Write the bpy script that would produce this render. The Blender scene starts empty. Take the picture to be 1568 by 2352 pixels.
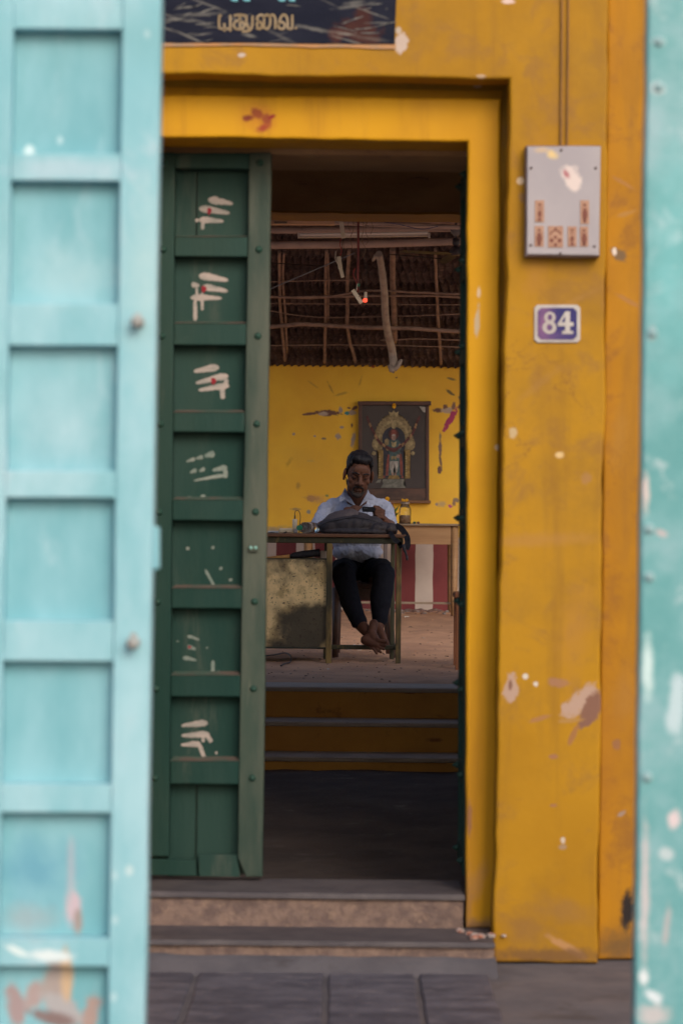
import bpy, bmesh, math, random
from mathutils import Vector, Matrix, noise
random.seed(7)
# ------------------------------------------------------------------ camera, light, exposure
F = 6000.0            # focal length in picture units (picture is 1568 x 2352 units)
EYE = 1.265           # camera height above the yard
ROLL = 0.0100
scene = bpy.context.scene
COL = scene.collection
cd = bpy.data.cameras.new('camera'); cam = bpy.data.objects.new('camera', cd); COL.objects.link(cam)
cam.location = (0, 0, EYE); cam.rotation_euler = (math.pi/2, -ROLL, 0)
cd.sensor_fit = 'VERTICAL'; cd.sensor_height = 36; cd.sensor_width = 24
cd.lens = F/2352*36; cd.clip_start = .05; cd.clip_end = 500
cd.dof.use_dof = True; cd.dof.focus_distance = 15.2; cd.dof.aperture_fstop = 5.0
scene.camera = cam
w = bpy.data.worlds.new('World'); scene.world = w; w.use_nodes = True
nt = w.node_tree; nt.nodes.clear()
sky = nt.nodes.new('ShaderNodeTexSky'); sky.sky_type = 'NISHITA'; sky.sun_disc = False
SUN_EL, SUN_AZ = math.radians(31), math.radians(160)     # azimuth from +Y, clockwise
sky.sun_elevation = SUN_EL; sky.sun_rotation = SUN_AZ
sky.air_density = 1.0; sky.dust_density = 4.0; sky.ozone_density = 1.0
bg = nt.nodes.new('ShaderNodeBackground'); bg.inputs['Strength'].default_value = 0.15
wo = nt.nodes.new('ShaderNodeOutputWorld')
nt.links.new(sky.outputs[0], bg.inputs[0]); nt.links.new(bg.outputs[0], wo.inputs[0])
sl = bpy.data.lights.new('sun', 'SUN'); sun = bpy.data.objects.new('sun', sl); COL.objects.link(sun)
sl.energy = 1.05; sl.angle = math.radians(28); sl.color = (1, .93, .84)
sd = Vector((math.sin(SUN_AZ)*math.cos(SUN_EL), math.cos(SUN_AZ)*math.cos(SUN_EL), math.sin(SUN_EL)))
sun.rotation_euler = sd.to_track_quat('Z', 'Y').to_euler(); sun.location = (3, -3, 8)
vs = scene.view_settings; vs.view_transform = 'Standard'; vs.look = 'None'; vs.gamma = 1; vs.use_curve_mapping = False
vs.exposure = 0.2
# ------------------------------------------------------------------ helpers
CR, SR = math.cos(ROLL), math.sin(ROLL)
def P(u, v, d):
    a, b = u-784, v-1176
    return Vector(((CR*a+SR*b)*d/F, d, EYE-(-SR*a+CR*b)*d/F))
def px(n, d): return n*d/F
def tag(o, label=None, cat=None, group=None, kind=None):
    if label: o['label'] = label
    if cat: o['category'] = cat
    if group: o['group'] = group
    if kind: o['kind'] = kind
    return o
def empty(name, loc, label, cat, group=None, kind=None):
    o = bpy.data.objects.new(name, None); COL.objects.link(o); o.location = loc; o.empty_display_size = .1
    return tag(o, label, cat, group, kind)
def mo(name, bm, mat, parent=None, smooth=False, mods=None):
    me = bpy.data.meshes.new(name)
    bmesh.ops.recalc_face_normals(bm, faces=bm.faces)
    if smooth:
        for f in bm.faces: f.smooth = True
    bm.to_mesh(me); bm.free()
    return link(name, me, mat, parent)
def link(name, me, mat, parent=None):
    if mat is not None and not me.materials: me.materials.append(mat)
    o = bpy.data.objects.new(name, me); COL.objects.link(o)
    if parent is not None: setpar(o, parent)
    return o
def root_off(p):
    t = Vector((0, 0, 0))
    while p is not None:
        t = t + p.location; p = p.parent
    return t
def setpar(o, parent):
    o.parent = parent
    # mesh data are written in world coordinates; the offset of the parents is taken out here
    if parent.get('own', 0) or parent.type == 'EMPTY':
        off = root_off(parent) if parent.type == 'EMPTY' else Vector((0, 0, 0))
        if parent.type == 'EMPTY': o.matrix_parent_inverse = Matrix.Translation(-off)
def box_bm(bm, x0, x1, y0, y1, z0, z1, bev=0.0):
    vs_ = [bm.verts.new(c) for c in ((x0,y0,z0),(x1,y0,z0),(x1,y1,z0),(x0,y1,z0),(x0,y0,z1),(x1,y0,z1),(x1,y1,z1),(x0,y1,z1))]
    fs = [bm.faces.new([vs_[i] for i in q]) for q in ((0,3,2,1),(4,5,6,7),(0,1,5,4),(1,2,6,5),(2,3,7,6),(3,0,4,7))]
    if bev:
        es = list({e for f in fs for e in f.edges})
        bmesh.ops.bevel(bm, geom=es, offset=bev, segments=1, affect='EDGES')
def box(name, x0, x1, y0, y1, z0, z1, mat, parent=None, bev=0.004):
    bm = bmesh.new(); box_bm(bm, x0, x1, y0, y1, z0, z1, bev); return mo(name, bm, mat, parent)
def wavy(pts, step, amp, seed=0):
    out = []
    n = len(pts)
    for i in range(n):
        a = Vector(pts[i]); b = Vector(pts[(i+1) % n]); L = (b-a).length; k = max(1, int(L/step)) if step else 1
        nrm = Vector((-(b-a).y, (b-a).x)).normalized() if L > 0 else Vector((0, 0))
        for j in range(k):
            t = j/k; p = a.lerp(b, t)
            if amp and j:
                p = p + nrm*amp*(noise.noise(Vector((p.x*5+seed, p.y*5, seed)))+.6*noise.noise(Vector((p.x*17+seed, p.y*17, 3))))
            out.append(p)
    return out
def prism(bm, pts, t0, t1, bev, seg, mp):
    """outline pts (2D) swept from depth t0 (rounded rim) to t1; mp(p, t) gives the 3D point"""
    n = len(pts); A = sum(pts[i].x*pts[(i+1) % n].y-pts[(i+1) % n].x*pts[i].y for i in range(n)); sg = 1 if A > 0 else -1
    mit = []
    for i in range(n):
        e1 = (pts[i]-pts[i-1]); e2 = (pts[(i+1) % n]-pts[i])
        e1 = e1.normalized() if e1.length > 1e-9 else e2.normalized(); e2 = e2.normalized() if e2.length > 1e-9 else e1
        n1 = Vector((-e1.y, e1.x))*sg; n2 = Vector((-e2.y, e2.x))*sg; m_ = n1+n2
        m_ = m_.normalized() if m_.length > 1e-6 else n1
        mit.append(m_/max(.5, m_.dot(n1)))
    s_ = 1 if t1 > t0 else -1; rings = []
    steps = [(0, bev)]+[(bev*(1-math.cos(math.pi/2*k/seg)), bev*(1-math.sin(math.pi/2*k/seg))) for k in range(1, seg+1)] if bev else [(0, 0)]
    for ins, dep in [(0, abs(t1-t0))]+steps:
        rings.append([bm.verts.new(mp(pts[i]+mit[i]*ins, t0+s_*dep)) for i in range(n)])
    for ra, rb in zip(rings[:-1], rings[1:]):
        for i in range(n): bm.faces.new((ra[i], ra[(i+1) % n], rb[(i+1) % n], rb[i]))
    f1 = bm.faces.new(rings[-1]); f2 = bm.faces.new(rings[0][::-1])
    bm.normal_update(); bmesh.ops.triangulate(bm, faces=[f for f in (f1, f2) if len(f.verts) > 4])
def poly(name, pts, y0, y1, mat, parent=None, bev=0.004, step=0, amp=0, seed=0, seg=2):
    """outline pts in (x, z); prism between depths y0 (front) and y1"""
    pts = wavy(pts, step, amp, seed) if step else [Vector(p) for p in pts]
    bm = bmesh.new(); prism(bm, pts, y0, y1, bev, seg, lambda p, t: (p.x, t, p.y))
    return mo(name, bm, mat, parent)
def xz(u, v, d): p = P(u, v, d); return (p.x, p.z)
def upoly(name, uv, d0, d1, mat, parent=None, **k):
    return poly(name, [xz(u, v, d0) for u, v in uv], d0, d1, mat, parent, **k)
def ellip(bm, c, r, rot=None, sub=2):
    m = Matrix.Translation(c)
    if rot is not None: m = m @ rot.to_4x4()
    m = m @ Matrix.Diagonal((r[0], r[1], r[2], 1))
    bmesh.ops.create_icosphere(bm, subdivisions=sub, radius=1, matrix=m)
def frame(d):
    d = d.normalized(); a = Vector((0, 0, 1)) if abs(d.z) < .9 else Vector((1, 0, 0))
    x = d.cross(a).normalized(); return x, d.cross(x).normalized()
def tube(bm, pts, rs, n=8, cap=True, flat=1.0):
    pts = [Vector(p) for p in pts]
    if not isinstance(rs, (list, tuple)): rs = [rs]*len(pts)
    rings = []; N = len(pts); x = None
    for i, p in enumerate(pts):
        t = (pts[min(i+1, N-1)]-pts[max(i-1, 0)])
        if t.length < 1e-9: t = Vector((0, 0, 1))
        t.normalize()
        if x is None: x, y = frame(t)
        else:
            x = (x-t*x.dot(t)).normalized(); y = t.cross(x)
        rings.append([bm.verts.new(p+x*rs[i]*math.cos(2*math.pi*k/n)+y*rs[i]*flat*math.sin(2*math.pi*k/n)) for k in range(n)])
    for a, b in zip(rings[:-1], rings[1:]):
        for k in range(n):
            bm.faces.new((a[k], a[(k+1) % n], b[(k+1) % n], b[k])).smooth = True
    if cap: bm.faces.new(rings[0][::-1]); bm.faces.new(rings[-1])
def cap2(bm, pts, rs, n=10):                     # rounded limb: tube with ball ends and joints
    pts = [Vector(p) for p in pts]
    if not isinstance(rs, (list, tuple)): rs = [rs]*len(pts)
    for a, b, ra, rb in zip(pts[:-1], pts[1:], rs[:-1], rs[1:]): tube(bm, [a, b], [ra, rb], n)
    for p, r in zip(pts, rs): ellip(bm, p, (r, r, r))
def tubeo(name, pts, rs, mat, parent=None, n=8, smooth=True):
    bm = bmesh.new(); tube(bm, pts, rs, n)
    o = mo(name, bm, mat, parent)
    for f in o.data.polygons: f.use_smooth = smooth and len(f.vertices) == 4
    return o
def lathe(bm, prof, c, n=20, axis='Z'):
    rings = []
    for r, h in prof:
        ring = []
        for k in range(n):
            a = 2*math.pi*k/n
            o = Vector((r*math.cos(a), r*math.sin(a), h)) if axis == 'Z' else Vector((r*math.cos(a), h, r*math.sin(a)))
            ring.append(bm.verts.new(Vector(c)+o))
        rings.append(ring)
    for a, b in zip(rings[:-1], rings[1:]):
        for k in range(n): bm.faces.new((a[k], a[(k+1) % n], b[(k+1) % n], b[k])).smooth = True
    bm.faces.new(rings[0]); bm.faces.new(rings[-1])
def curve_pts(pts, n=8):                          # Catmull-Rom
    pts = [Vector(p) for p in pts]; q = [pts[0]]+pts+[pts[-1]]; out = []
    for i in range(1, len(q)-2):
        a, b, c, d = q[i-1:i+3]
        for j in range(n):
            t = j/n
            out.append(.5*((2*b)+(c-a)*t+(2*a-5*b+4*c-d)*t*t+(3*b-a-3*c+d)*t**3))
    out.append(pts[-1]); return out
def remesh(name, bm, mat, parent, voxel, smooth=4, disp=None):
    me = bpy.data.meshes.new('tmp'); bm.to_mesh(me); bm.free()
    o = bpy.data.objects.new('tmp', me); COL.objects.link(o)
    m = o.modifiers.new('r', 'REMESH'); m.mode = 'VOXEL'; m.voxel_size = voxel; m.use_smooth_shade = True
    if smooth:
        s = o.modifiers.new('s', 'SMOOTH'); s.iterations = smooth; s.factor = .5
    dg = bpy.context.evaluated_depsgraph_get(); ev = o.evaluated_get(dg)
    nm = bpy.data.meshes.new_from_object(ev); nm.name = name
    bpy.data.objects.remove(o); bpy.data.meshes.remove(me)
    if disp:
        no = [v.normal.copy() for v in nm.vertices]
        for v, q in zip(nm.vertices, no): v.co += q*disp(v.co, q)
    for f in nm.polygons: f.use_smooth = True
    nm.materials.clear(); nm.materials.append(mat)
    return link(name, nm, mat, parent)
# ------------------------------------------------------------------ materials
def N(nt, t, **k):
    n = nt.nodes.new(t)
    for a, b in k.items(): setattr(n, a, b)
    return n
def mat(name, c1, c2=None, rough=.8, scale=4, bump=.2, bscale=40, metal=0, c3=None, s3=14, t3=(.6, .7), stretch=(1, 1, 1),
        spots=(), mixr=(.35, .65), spec=.4, bdist=.004, coat=0, dirt=None, dirt_dapple_s=1.2, a3=1.0, dr=(.45,.75), streak=None, crack=None):
    m = bpy.data.materials.new(name); m.use_nodes = True; t = m.node_tree; L = t.links
    b = t.nodes['Principled BSDF']; b.inputs['Roughness'].default_value = rough; b.inputs['Metallic'].default_value = metal
    b.inputs['Specular IOR Level'].default_value = spec
    if coat: b.inputs['Coat Weight'].default_value = coat
    tc = N(t, 'ShaderNodeTexCoord'); mp = N(t, 'ShaderNodeMapping'); mp.inputs['Scale'].default_value = stretch
    L.new(tc.outputs['Object'], mp.inputs[0])
    def nz(sc, det=5, r=.6, dist=0):
        n = N(t, 'ShaderNodeTexNoise'); n.inputs['Scale'].default_value = sc; n.inputs['Detail'].default_value = det
        n.inputs['Roughness'].default_value = r; n.inputs['Distortion'].default_value = dist
        L.new(mp.outputs[0], n.inputs['Vector']); return n.outputs['Fac']
    def rng(src, a, b_):
        n = N(t, 'ShaderNodeMapRange'); n.interpolation_type = 'SMOOTHSTEP'
        n.inputs[1].default_value = a; n.inputs[2].default_value = b_; L.new(src, n.inputs[0]); return n.outputs[0]
    def mix(fac, A, B):
        n = N(t, 'ShaderNodeMix', data_type='RGBA')
        if isinstance(fac, float): n.inputs[0].default_value = fac
        else: L.new(fac, n.inputs[0])
        for s, q in ((6, A), (7, B)):
            if isinstance(q, tuple): n.inputs[s].default_value = (*q, 1)
            else: L.new(q, n.inputs[s])
        return n.outputs[2]
    def mul(a, k):
        n = N(t, 'ShaderNodeMath', operation='MULTIPLY'); L.new(a, n.inputs[0]); n.inputs[1].default_value = k; return n.outputs[0]
    col = c1
    if c2: col = mix(rng(nz(scale), *mixr), c1, c2)
    if dirt: col = mix(mul(rng(nz(dirt_dapple_s, 8, .7 if dr[0] > .44 else .5), *dr), .75 if dr[0] > .44 else .95), col, dirt)
    if c3: col = mix(mul(rng(nz(s3, 6, .7, .4), *t3), a3), col, c3)
    if streak:
        m2 = N(t, 'ShaderNodeMapping'); m2.inputs['Scale'].default_value = (1, 1, .09); L.new(tc.outputs['Object'], m2.inputs[0])
        n2 = N(t, 'ShaderNodeTexNoise'); n2.inputs['Scale'].default_value = 11; n2.inputs['Detail'].default_value = 6; n2.inputs['Roughness'].default_value = .65; L.new(m2.outputs[0], n2.inputs['Vector'])
        col = mix(mul(rng(n2.outputs['Fac'], .50, .72), .6), col, streak)
    if crack:
        n3 = nz(3.2, 7, .62, .6); q = N(t, 'ShaderNodeMath', operation='SUBTRACT'); L.new(n3, q.inputs[0]); q.inputs[1].default_value = .47
        q2 = N(t, 'ShaderNodeMath', operation='ABSOLUTE'); L.new(q.outputs[0], q2.inputs[0])
        q3 = N(t, 'ShaderNodeMapRange'); q3.inputs[1].default_value = .0; q3.inputs[2].default_value = .006; q3.inputs[3].default_value = 1; q3.inputs[4].default_value = 0; L.new(q2.outputs[0], q3.inputs[0])
        gate_ = rng(nz(1.3, 2), .5, .6); q4_ = N(t, 'ShaderNodeMath', operation='MULTIPLY'); L.new(q3.outputs[0], q4_.inputs[0]); L.new(gate_, q4_.inputs[1])
        col = mix(mul(q4_.outputs[0], .75), col, crack)
    if spots:
        n1 = N(t, 'ShaderNodeTexNoise'); n1.inputs['Scale'].default_value = 26; n1.inputs['Detail'].default_value = 8; n1.inputs['Roughness'].default_value = .72
        L.new(tc.outputs['Object'], n1.inputs['Vector'])
        nn = N(t, 'ShaderNodeMath', operation='MULTIPLY_ADD'); L.new(n1.outputs['Fac'], nn.inputs[0]); nn.inputs[1].default_value = 2.4; nn.inputs[2].default_value = -1.15
        for s in spots:
            x, z, rx, rz, rot, c = s[:6]; soft = s[6] if len(s) > 6 else .25; al = s[7] if len(s) > 7 else 1.0
            q = N(t, 'ShaderNodeMapping', vector_type='TEXTURE'); q.inputs[1].default_value = (x, 0, z)
            q.inputs[2].default_value = (0, rot, 0); q.inputs[3].default_value = (rx, 1e4, rz)
            L.new(tc.outputs['Object'], q.inputs[0])
            l = N(t, 'ShaderNodeVectorMath', operation='LENGTH'); L.new(q.outputs[0], l.inputs[0])
            a = N(t, 'ShaderNodeMath', operation='ADD'); L.new(l.outputs['Value'], a.inputs[0]); L.new(nn.outputs[0], a.inputs[1])
            r_ = N(t, 'ShaderNodeMapRange'); r_.inputs[1].default_value = 1+soft; r_.inputs[2].default_value = 1-soft
            L.new(a.outputs[0], r_.inputs[0])
            col = mix(mul(r_.outputs[0], al), col, c)
    if isinstance(col, tuple): b.inputs['Base Color'].default_value = (*col, 1)
    else: L.new(col, b.inputs['Base Color'])
    if bump:
        bp = N(t, 'ShaderNodeBump'); bp.inputs['Strength'].default_value = bump; bp.inputs['Distance'].default_value = bdist
        L.new(nz(bscale, 6, .65), bp.inputs['Height']); L.new(bp.outputs[0], b.inputs['Normal'])
    if bump and not metal:
        rr = N(t, 'ShaderNodeMapRange'); rr.inputs[3].default_value = max(0, rough-.12); rr.inputs[4].default_value = min(1, rough+.12)
        L.new(nz(scale*2.3), rr.inputs[0]); L.new(rr.outputs[0], b.inputs['Roughness'])
    return m
def glass(name, tint=(.9, .95, .95), rough=.05):
    m = bpy.data.materials.new(name); m.use_nodes = True; b = m.node_tree.nodes['Principled BSDF']
    b.inputs['Base Color'].default_value = (*tint, 1); b.inputs['Transmission Weight'].default_value = 1
    b.inputs['Roughness'].default_value = rough; b.inputs['IOR'].default_value = 1.3; return m
def sp(u, v, ru, rv, rot, c, d, soft=.25, al=1.0):      # stain given where it is seen, on a surface at distance d
    p = P(u, v, d); return (p.x, p.z, px(ru, d), px(rv, d), rot, c, soft, al)
# ------------------------------------------------------------------ distances of the planes (metres from the camera)
DG = 4.4; DO = 7.36; DR = 7.43; DB = 7.49; DD = 7.70; DL = 12.71; DT = 14.9; DW = 23.1
ZF = EYE-.86          # sand floor of the shed
ZP = EYE-1.20         # passage floor
ZS = EYE-1.09         # top of the door sill
YEL = (.335, .162, .005); YEL2 = (.395, .198, .007); YDK = (.40, .17, .018); PLAST = (.40, .27, .21); BRN = (.20, .10, .07)
# facade stains
S = lambda *a, **k: sp(*a, DO, **k)
fs = [S(1172, 1580, 16, 36, .1, PLAST, soft=.12), S(1171, 1570, 5, 12, 0, BRN), S(1335, 1610, 50, 26, -.7, PLAST, soft=.12), S(1358, 1625, 20, 48, .55, BRN, soft=.15),
      S(1278, 1567, 22, 10, .2, (.30,.15,.08)), S(1205, 1554, 6, 6, 0, (.55,.5,.45)), S(1230, 1571, 6, 6, 0, (.55,.5,.45)),
      S(1310, 1655, 26, 5, -.1, (.36,.2,.06)), S(1315, 1690, 6, 22, .4, (.3,.14,.05)), S(1240, 1650, 22, 5, -.3, (.33,.16,.06)), S(1365, 1690, 18, 30, .3, (.28,.19,.06), .5),
      S(1283, 1045, 11, 7, 0, (.6,.42,.2)), S(1178, 995, 9, 13, 0, (.45,.33,.18)), S(1300, 2175, 55, 9, .5, (.38,.2,.08)), S(1318, 2168, 16, 20, 0, (.42,.38,.38), .2),
      S(1250, 2195, 160, 16, 0, (.14,.07,.03), soft=.5, al=.8), S(1210, 2130, 40, 40, 0, (.24,.12,.03), soft=.6, al=.7), S(1290, 2090, 60, 26, .2, (.25,.13,.04), soft=.6, al=.6),
      S(1270, 1850, 9, 4, 0, (.3,.14,.07)), S(1290, 1945, 9, 6, 0, (.3,.2,.12)), S(1292, 1930, 5, 7, 0, (.5,.42,.35)), S(1270, 1738, 9, 5, 0, (.3,.14,.07)),
      S(1345, 1100, 12, 16, 0, (.33,.17,.05)), S(920, 100, 14, 22, .2, (.46,.36,.31), soft=.15), S(915, 70, 6, 8, 0, (.42,.34,.27)), S(555, 127, 9, 5, 0, (.45,.37,.32)), S(1104, 175, 12, 5, 0, (.45,.31,.2)), S(1165, 3, 14, 6, 0, (.6,.45,.4)),
      S(1230, 520, 26, 150, 0, (.36,.17,.03), soft=.6, al=.7), S(1195, 415, 8, 8, 0, (.6,.45,.3)), S(1203, 455, 14, 10, .5, (.28,.15,.05)),
      S(1235, 1240, 120, 14, -.05, (.36,.18,.05), soft=.6, al=.5), S(1320, 1450, 30, 90, .1, (.37,.18,.03), soft=.7, al=.6),
      S(1300, 700, 6, 80, 1.1, (.33,.17,.04), soft=.4, al=.5), S(1240, 880, 8, 60, .9, (.33,.17,.04), soft=.4, al=.4)]
M_fac = mat('yellow_plaster', YEL, YEL2, .62, 1.7, .3, 12, c3=(.25,.125,.03), s3=7, t3=(.50,.66), a3=.6, dirt=(.19,.10,.018), dirt_dapple_s=1.6, streak=(.245,.12,.014), crack=(.16,.07,.02), spec=.2, spots=fs, bdist=.006)
rs = [sp(1418, 582, 22, 12, .7, (.16,.1,.05), DR), sp(1410, 577, 6, 10, 0, (.62,.55,.5), DR, .2), sp(1440, 2090, 16, 40, .1, (.02,.015,.015), DR, .3), sp(1425, 1870, 12, 5, -.6, (.28,.2,.16), DR),
      sp(1440, 490, 26, 5, -.3, (.36,.18,.04), DR), sp(1430, 420, 34, 5, .5, (.34,.16,.04), DR), sp(1440, 690, 30, 5, .5, (.34,.16,.04), DR), sp(1430, 2170, 60, 30, 0, (.12,.07,.03), DR, .6, .8),
      sp(1420, 1000, 16, 60, .1, (.34,.17,.03), DR, .6, .5), sp(1435, 1600, 24, 60, .1, (.36,.17,.03), DR, .6, .5), sp(1415, 1710, 10, 12, 0, (.26,.12,.05), DR)]
M_fac2 = mat('orange_yellow_plaster', (.40,.178,.005), (.33,.145,.005), .62, 2.2, .3, 12, c3=(.22,.095,.02), s3=7, t3=(.50,.66), a3=.65, dirt=(.24,.10,.02), dirt_dapple_s=1.4, streak=(.26,.12,.015), crack=(.16,.07,.02), spec=.2, spots=rs, bdist=.006)
bs = [sp(1095, 740, 6, 34, .05, (.48,.37,.24), DB, .2), sp(1099, 670, 5, 12, 0, (.6,.45,.3), DB), sp(1143, 1028, 7, 7, 0, (.6,.45,.3), DB), sp(1165, 1375, 5, 12, 0, (.6,.45,.3), DB),
      sp(590, 262, 16, 10, .5, (.13,.008,.014), DB, .3), sp(612, 275, 10, 12, 0, (.15,.012,.02), DB, .3), sp(572, 270, 13, 8, 0, (.12,.008,.014), DB, .3), sp(596, 270, 34, 24, .4, (.42,.12,.02), DB, .5, .45), sp(604, 294, 16, 10, -.5, (.3,.05,.02), DB, .4), sp(625, 268, 8, 4, -.5, (.25,.02,.02), DB, .4),
      sp(1100, 2125, 90, 16, 0, (.2,.11,.06), DB, .5, .8), sp(1078, 1880, 5, 40, 0, (.3,.14,.06), DB), sp(1100, 2020, 16, 40, .3, (.4,.2,.06), DB, .4, .6), sp(1075, 2060, 10, 60, .0, (.3,.15,.06), DB, .5, .6)]
M_band = mat('bright_yellow_plaster', (.57,.285,.006), (.50,.24,.007), .6, 2.2, .15, 16, c3=(.36,.15,.02), s3=8, t3=(.68,.8), a3=.5, spec=.2, streak=(.35,.155,.01), spots=bs, bdist=.006)
M_pass = mat('dim_yellow_plaster', (.56,.32,.15), (.46,.25,.12), .85, 3, .4, 25, c3=(.34,.17,.09), s3=6, stretch=(1,1,3))
M_pwall = mat('passage_whitewash', (.62,.56,.48), (.52,.46,.40), .85, 2, .3, 20)  # unseen walls and ceiling, made pale to bounce light into the passage
M_beam = mat('ochre_beam_plaster', (.50,.24,.03), (.42,.20,.04), .8, 3, .4, 25)
bw = lambda x, y, rx, ry, rot, c, soft=.25, al=1.0: sp(595.8+x*.308, 815.4+y*.308, rx*.308, ry*.308, rot, c, DW, soft, al)
GR = (.34,.27,.24); DKB = (.15,.075,.06)
ws = [bw(500,430,95,22,.05,DKB,.15), bw(470,437,34,14,0,(.45,.35,.3)), bw(380,438,60,10,-.1,DKB), bw(605,405,16,24,0,GR), bw(655,432,20,16,0,(.04,.22,.25),.15), bw(690,430,26,18,0,GR), bw(710,395,22,12,-.6,DKB), bw(667,395,14,8,0,DKB),
      bw(588,608,20,24,0,GR), bw(612,538,16,10,0,GR), bw(698,630,16,52,.15,GR), bw(688,525,8,20,0,DKB), bw(480,624,20,9,0,(.25,.18,.1)), bw(255,588,12,10,0,GR), bw(412,605,10,8,0,GR),
      bw(530,245,8,50,-.5,(.38,.22,.04),.4,.7), bw(610,290,50,9,-.25,(.36,.22,.05),.4,.6), bw(400,220,40,8,.6,(.42,.24,.05),.4,.5), bw(750,200,8,40,.3,(.42,.24,.05),.4,.5),
      bw(390,1070,48,22,.1,(.3,.14,.07),.3,.8), bw(440,1080,80,30,.2,(.5,.28,.12),.5,.6), bw(365,1170,14,16,0,(.25,.24,.2)), bw(270,1150,40,10,0,(.28,.2,.12),.4,.8), bw(505,1050,12,10,0,(.2,.24,.08)),
      bw(288,975,16,24,0,(.38,.22,.05),.4,.7), bw(220,800,14,40,.5,(.45,.25,.03),.5,.6), bw(1325,412,36,16,0,DKB), bw(1400,412,44,24,0,(.42,.33,.27),.2), bw(1385,385,20,18,0,DKB), bw(1445,385,14,30,.2,(.2,.12,.1)), bw(1490,385,14,16,0,DKB),
      bw(1422,480,22,105,.5,(.36,.04,.13),.1), bw(1345,690,12,70,0,(.2,.12,.1)), bw(1340,860,16,34,0,DKB,.15), bw(1350,800,10,60,-.15,(.2,.12,.08)), bw(1345,610,8,30,0,(.28,.2,.12)),
      bw(1420,280,36,12,.55,(.16,.12,.05)), bw(1430,178,40,9,.25,(.25,.18,.06)), bw(1500,320,20,12,.6,(.2,.14,.08)), bw(1360,1110,36,22,0,(.36,.29,.2),.3,.7), bw(1420,1130,18,14,0,(.4,.08,.2)), bw(1450,1100,16,30,0,(.25,.16,.1)), bw(1320,1115,12,12,0,(.3,.24,.2)), bw(1470,1085,20,18,0,(.22,.16,.12)),
      bw(100,1310,60,30,0,(.3,.27,.24),.4,.8), bw(300,1300,260,26,0,(.4,.3,.14),.5,.6), bw(845,85,13,11,0,(.4,.1,.05)), bw(1020,168,8,6,0,(.2,.1,.04)), bw(1500,820,8,14,0,(.4,.28,.2)), bw(380,790,26,7,0,(.5,.35,.12),.4,.6), bw(300,760,160,60,.3,(.62,.38,.06),.8,.35)]
M_wall = mat('chrome_yellow_wall_paint', (.80,.49,.045), (.72,.41,.04), .7, 1.6, .35, 18, c3=(.38,.22,.06), s3=5, t3=(.68,.8), a3=.55, spots=ws)
M_mar = mat('maroon_wall_paint', (.17,.03,.035), (.13,.022,.028), .7, 3, .3, 20, c3=(.28,.15,.13), s3=9, t3=(.68,.76), a3=.6)
M_whi = mat('dirty_whitewash', (.52,.44,.40), (.44,.36,.33), .8, 2.5, .3, 20, c3=(.3,.2,.16), s3=7, t3=(.66,.78), a3=.5)
M_gran = mat('pink_granite', (.23,.155,.125), (.14,.095,.085), .85, 26, .9, 45, c3=(.33,.22,.16), s3=40, t3=(.55,.68), a3=.6, bdist=.012, dirt=(.13,.09,.08), dirt_dapple_s=2)
M_dkst = mat('worn_dark_stone', (.068,.058,.066), (.10,.085,.09), .65, 9, .6, 30, c3=(.17,.14,.14), s3=20, t3=(.62,.75), a3=.5, bdist=.008)
M_slab = mat('blue_grey_paving_stone', (.125,.12,.15), (.062,.060,.082), .65, 9, 1.0, 30, c3=(.24,.215,.23), s3=26, t3=(.54,.68), a3=.7, stretch=(.6,1.4,1), bdist=.01)
M_joint = mat('grey_brown_mortar', (.125,.115,.128), (.092,.086,.10), .85, 6, .6, 30, c3=(.06,.05,.05), s3=4, t3=(.55,.7), a3=.7, dirt=(.17,.14,.14))
M_earth = mat('trodden_earth', (.11,.082,.078), (.065,.05,.05), .9, 2.5, .8, 14, c3=(.24,.20,.20), s3=6, t3=(.58,.72), a3=.6, bdist=.02)
M_sand = mat('reddish_sand', (.47,.265,.165), (.36,.195,.125), .95, 3, .8, 60, c3=(.22,.125,.09), s3=8, t3=(.55,.72), a3=.7, bdist=.01)
M_cem = mat('grey_cement', (.42,.355,.315), (.34,.285,.25), .75, 6, .4, 35, c3=(.13,.11,.11), s3=9, t3=(.6,.75), a3=.6)
M_gdoor = mat('green_door_paint', (.010,.038,.032), (.022,.052,.044), .6, 2.2, .5, 60, c3=(.065,.08,.066), s3=5, t3=(.56,.70), a3=.6, stretch=(1.6,1.6,.35), dirt=(.032,.055,.044), dirt_dapple_s=2.5, spec=.12)
M_gworn = mat('worn_pale_green_paint', (.022,.046,.038), (.085,.095,.075), .6, 3, .5, 60, c3=(.17,.17,.135), s3=8, t3=(.6,.72), a3=.7, stretch=(2.4,2.4,.45), spec=.15, dirt=(.012,.045,.034))
M_gdark = mat('dark_green_iron', (.012,.045,.035), (.02,.06,.045), .45, 8, .3, 40)
M_gedge = mat('rubbed_brown_edge', (.12,.085,.07), (.05,.09,.07), .7, 12, .3, 40)
LB = (.30,.62,.66)
M_blue = mat('pale_blue_paint', (.19,.44,.52), (.32,.545,.63), .5, 3.5, .35, 50, c3=(.40,.55,.62), s3=8, t3=(.62,.74), a3=.5, stretch=(1,1,.7), dirt=(.14,.38,.44), dirt_dapple_s=3)
G_ = DG
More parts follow.
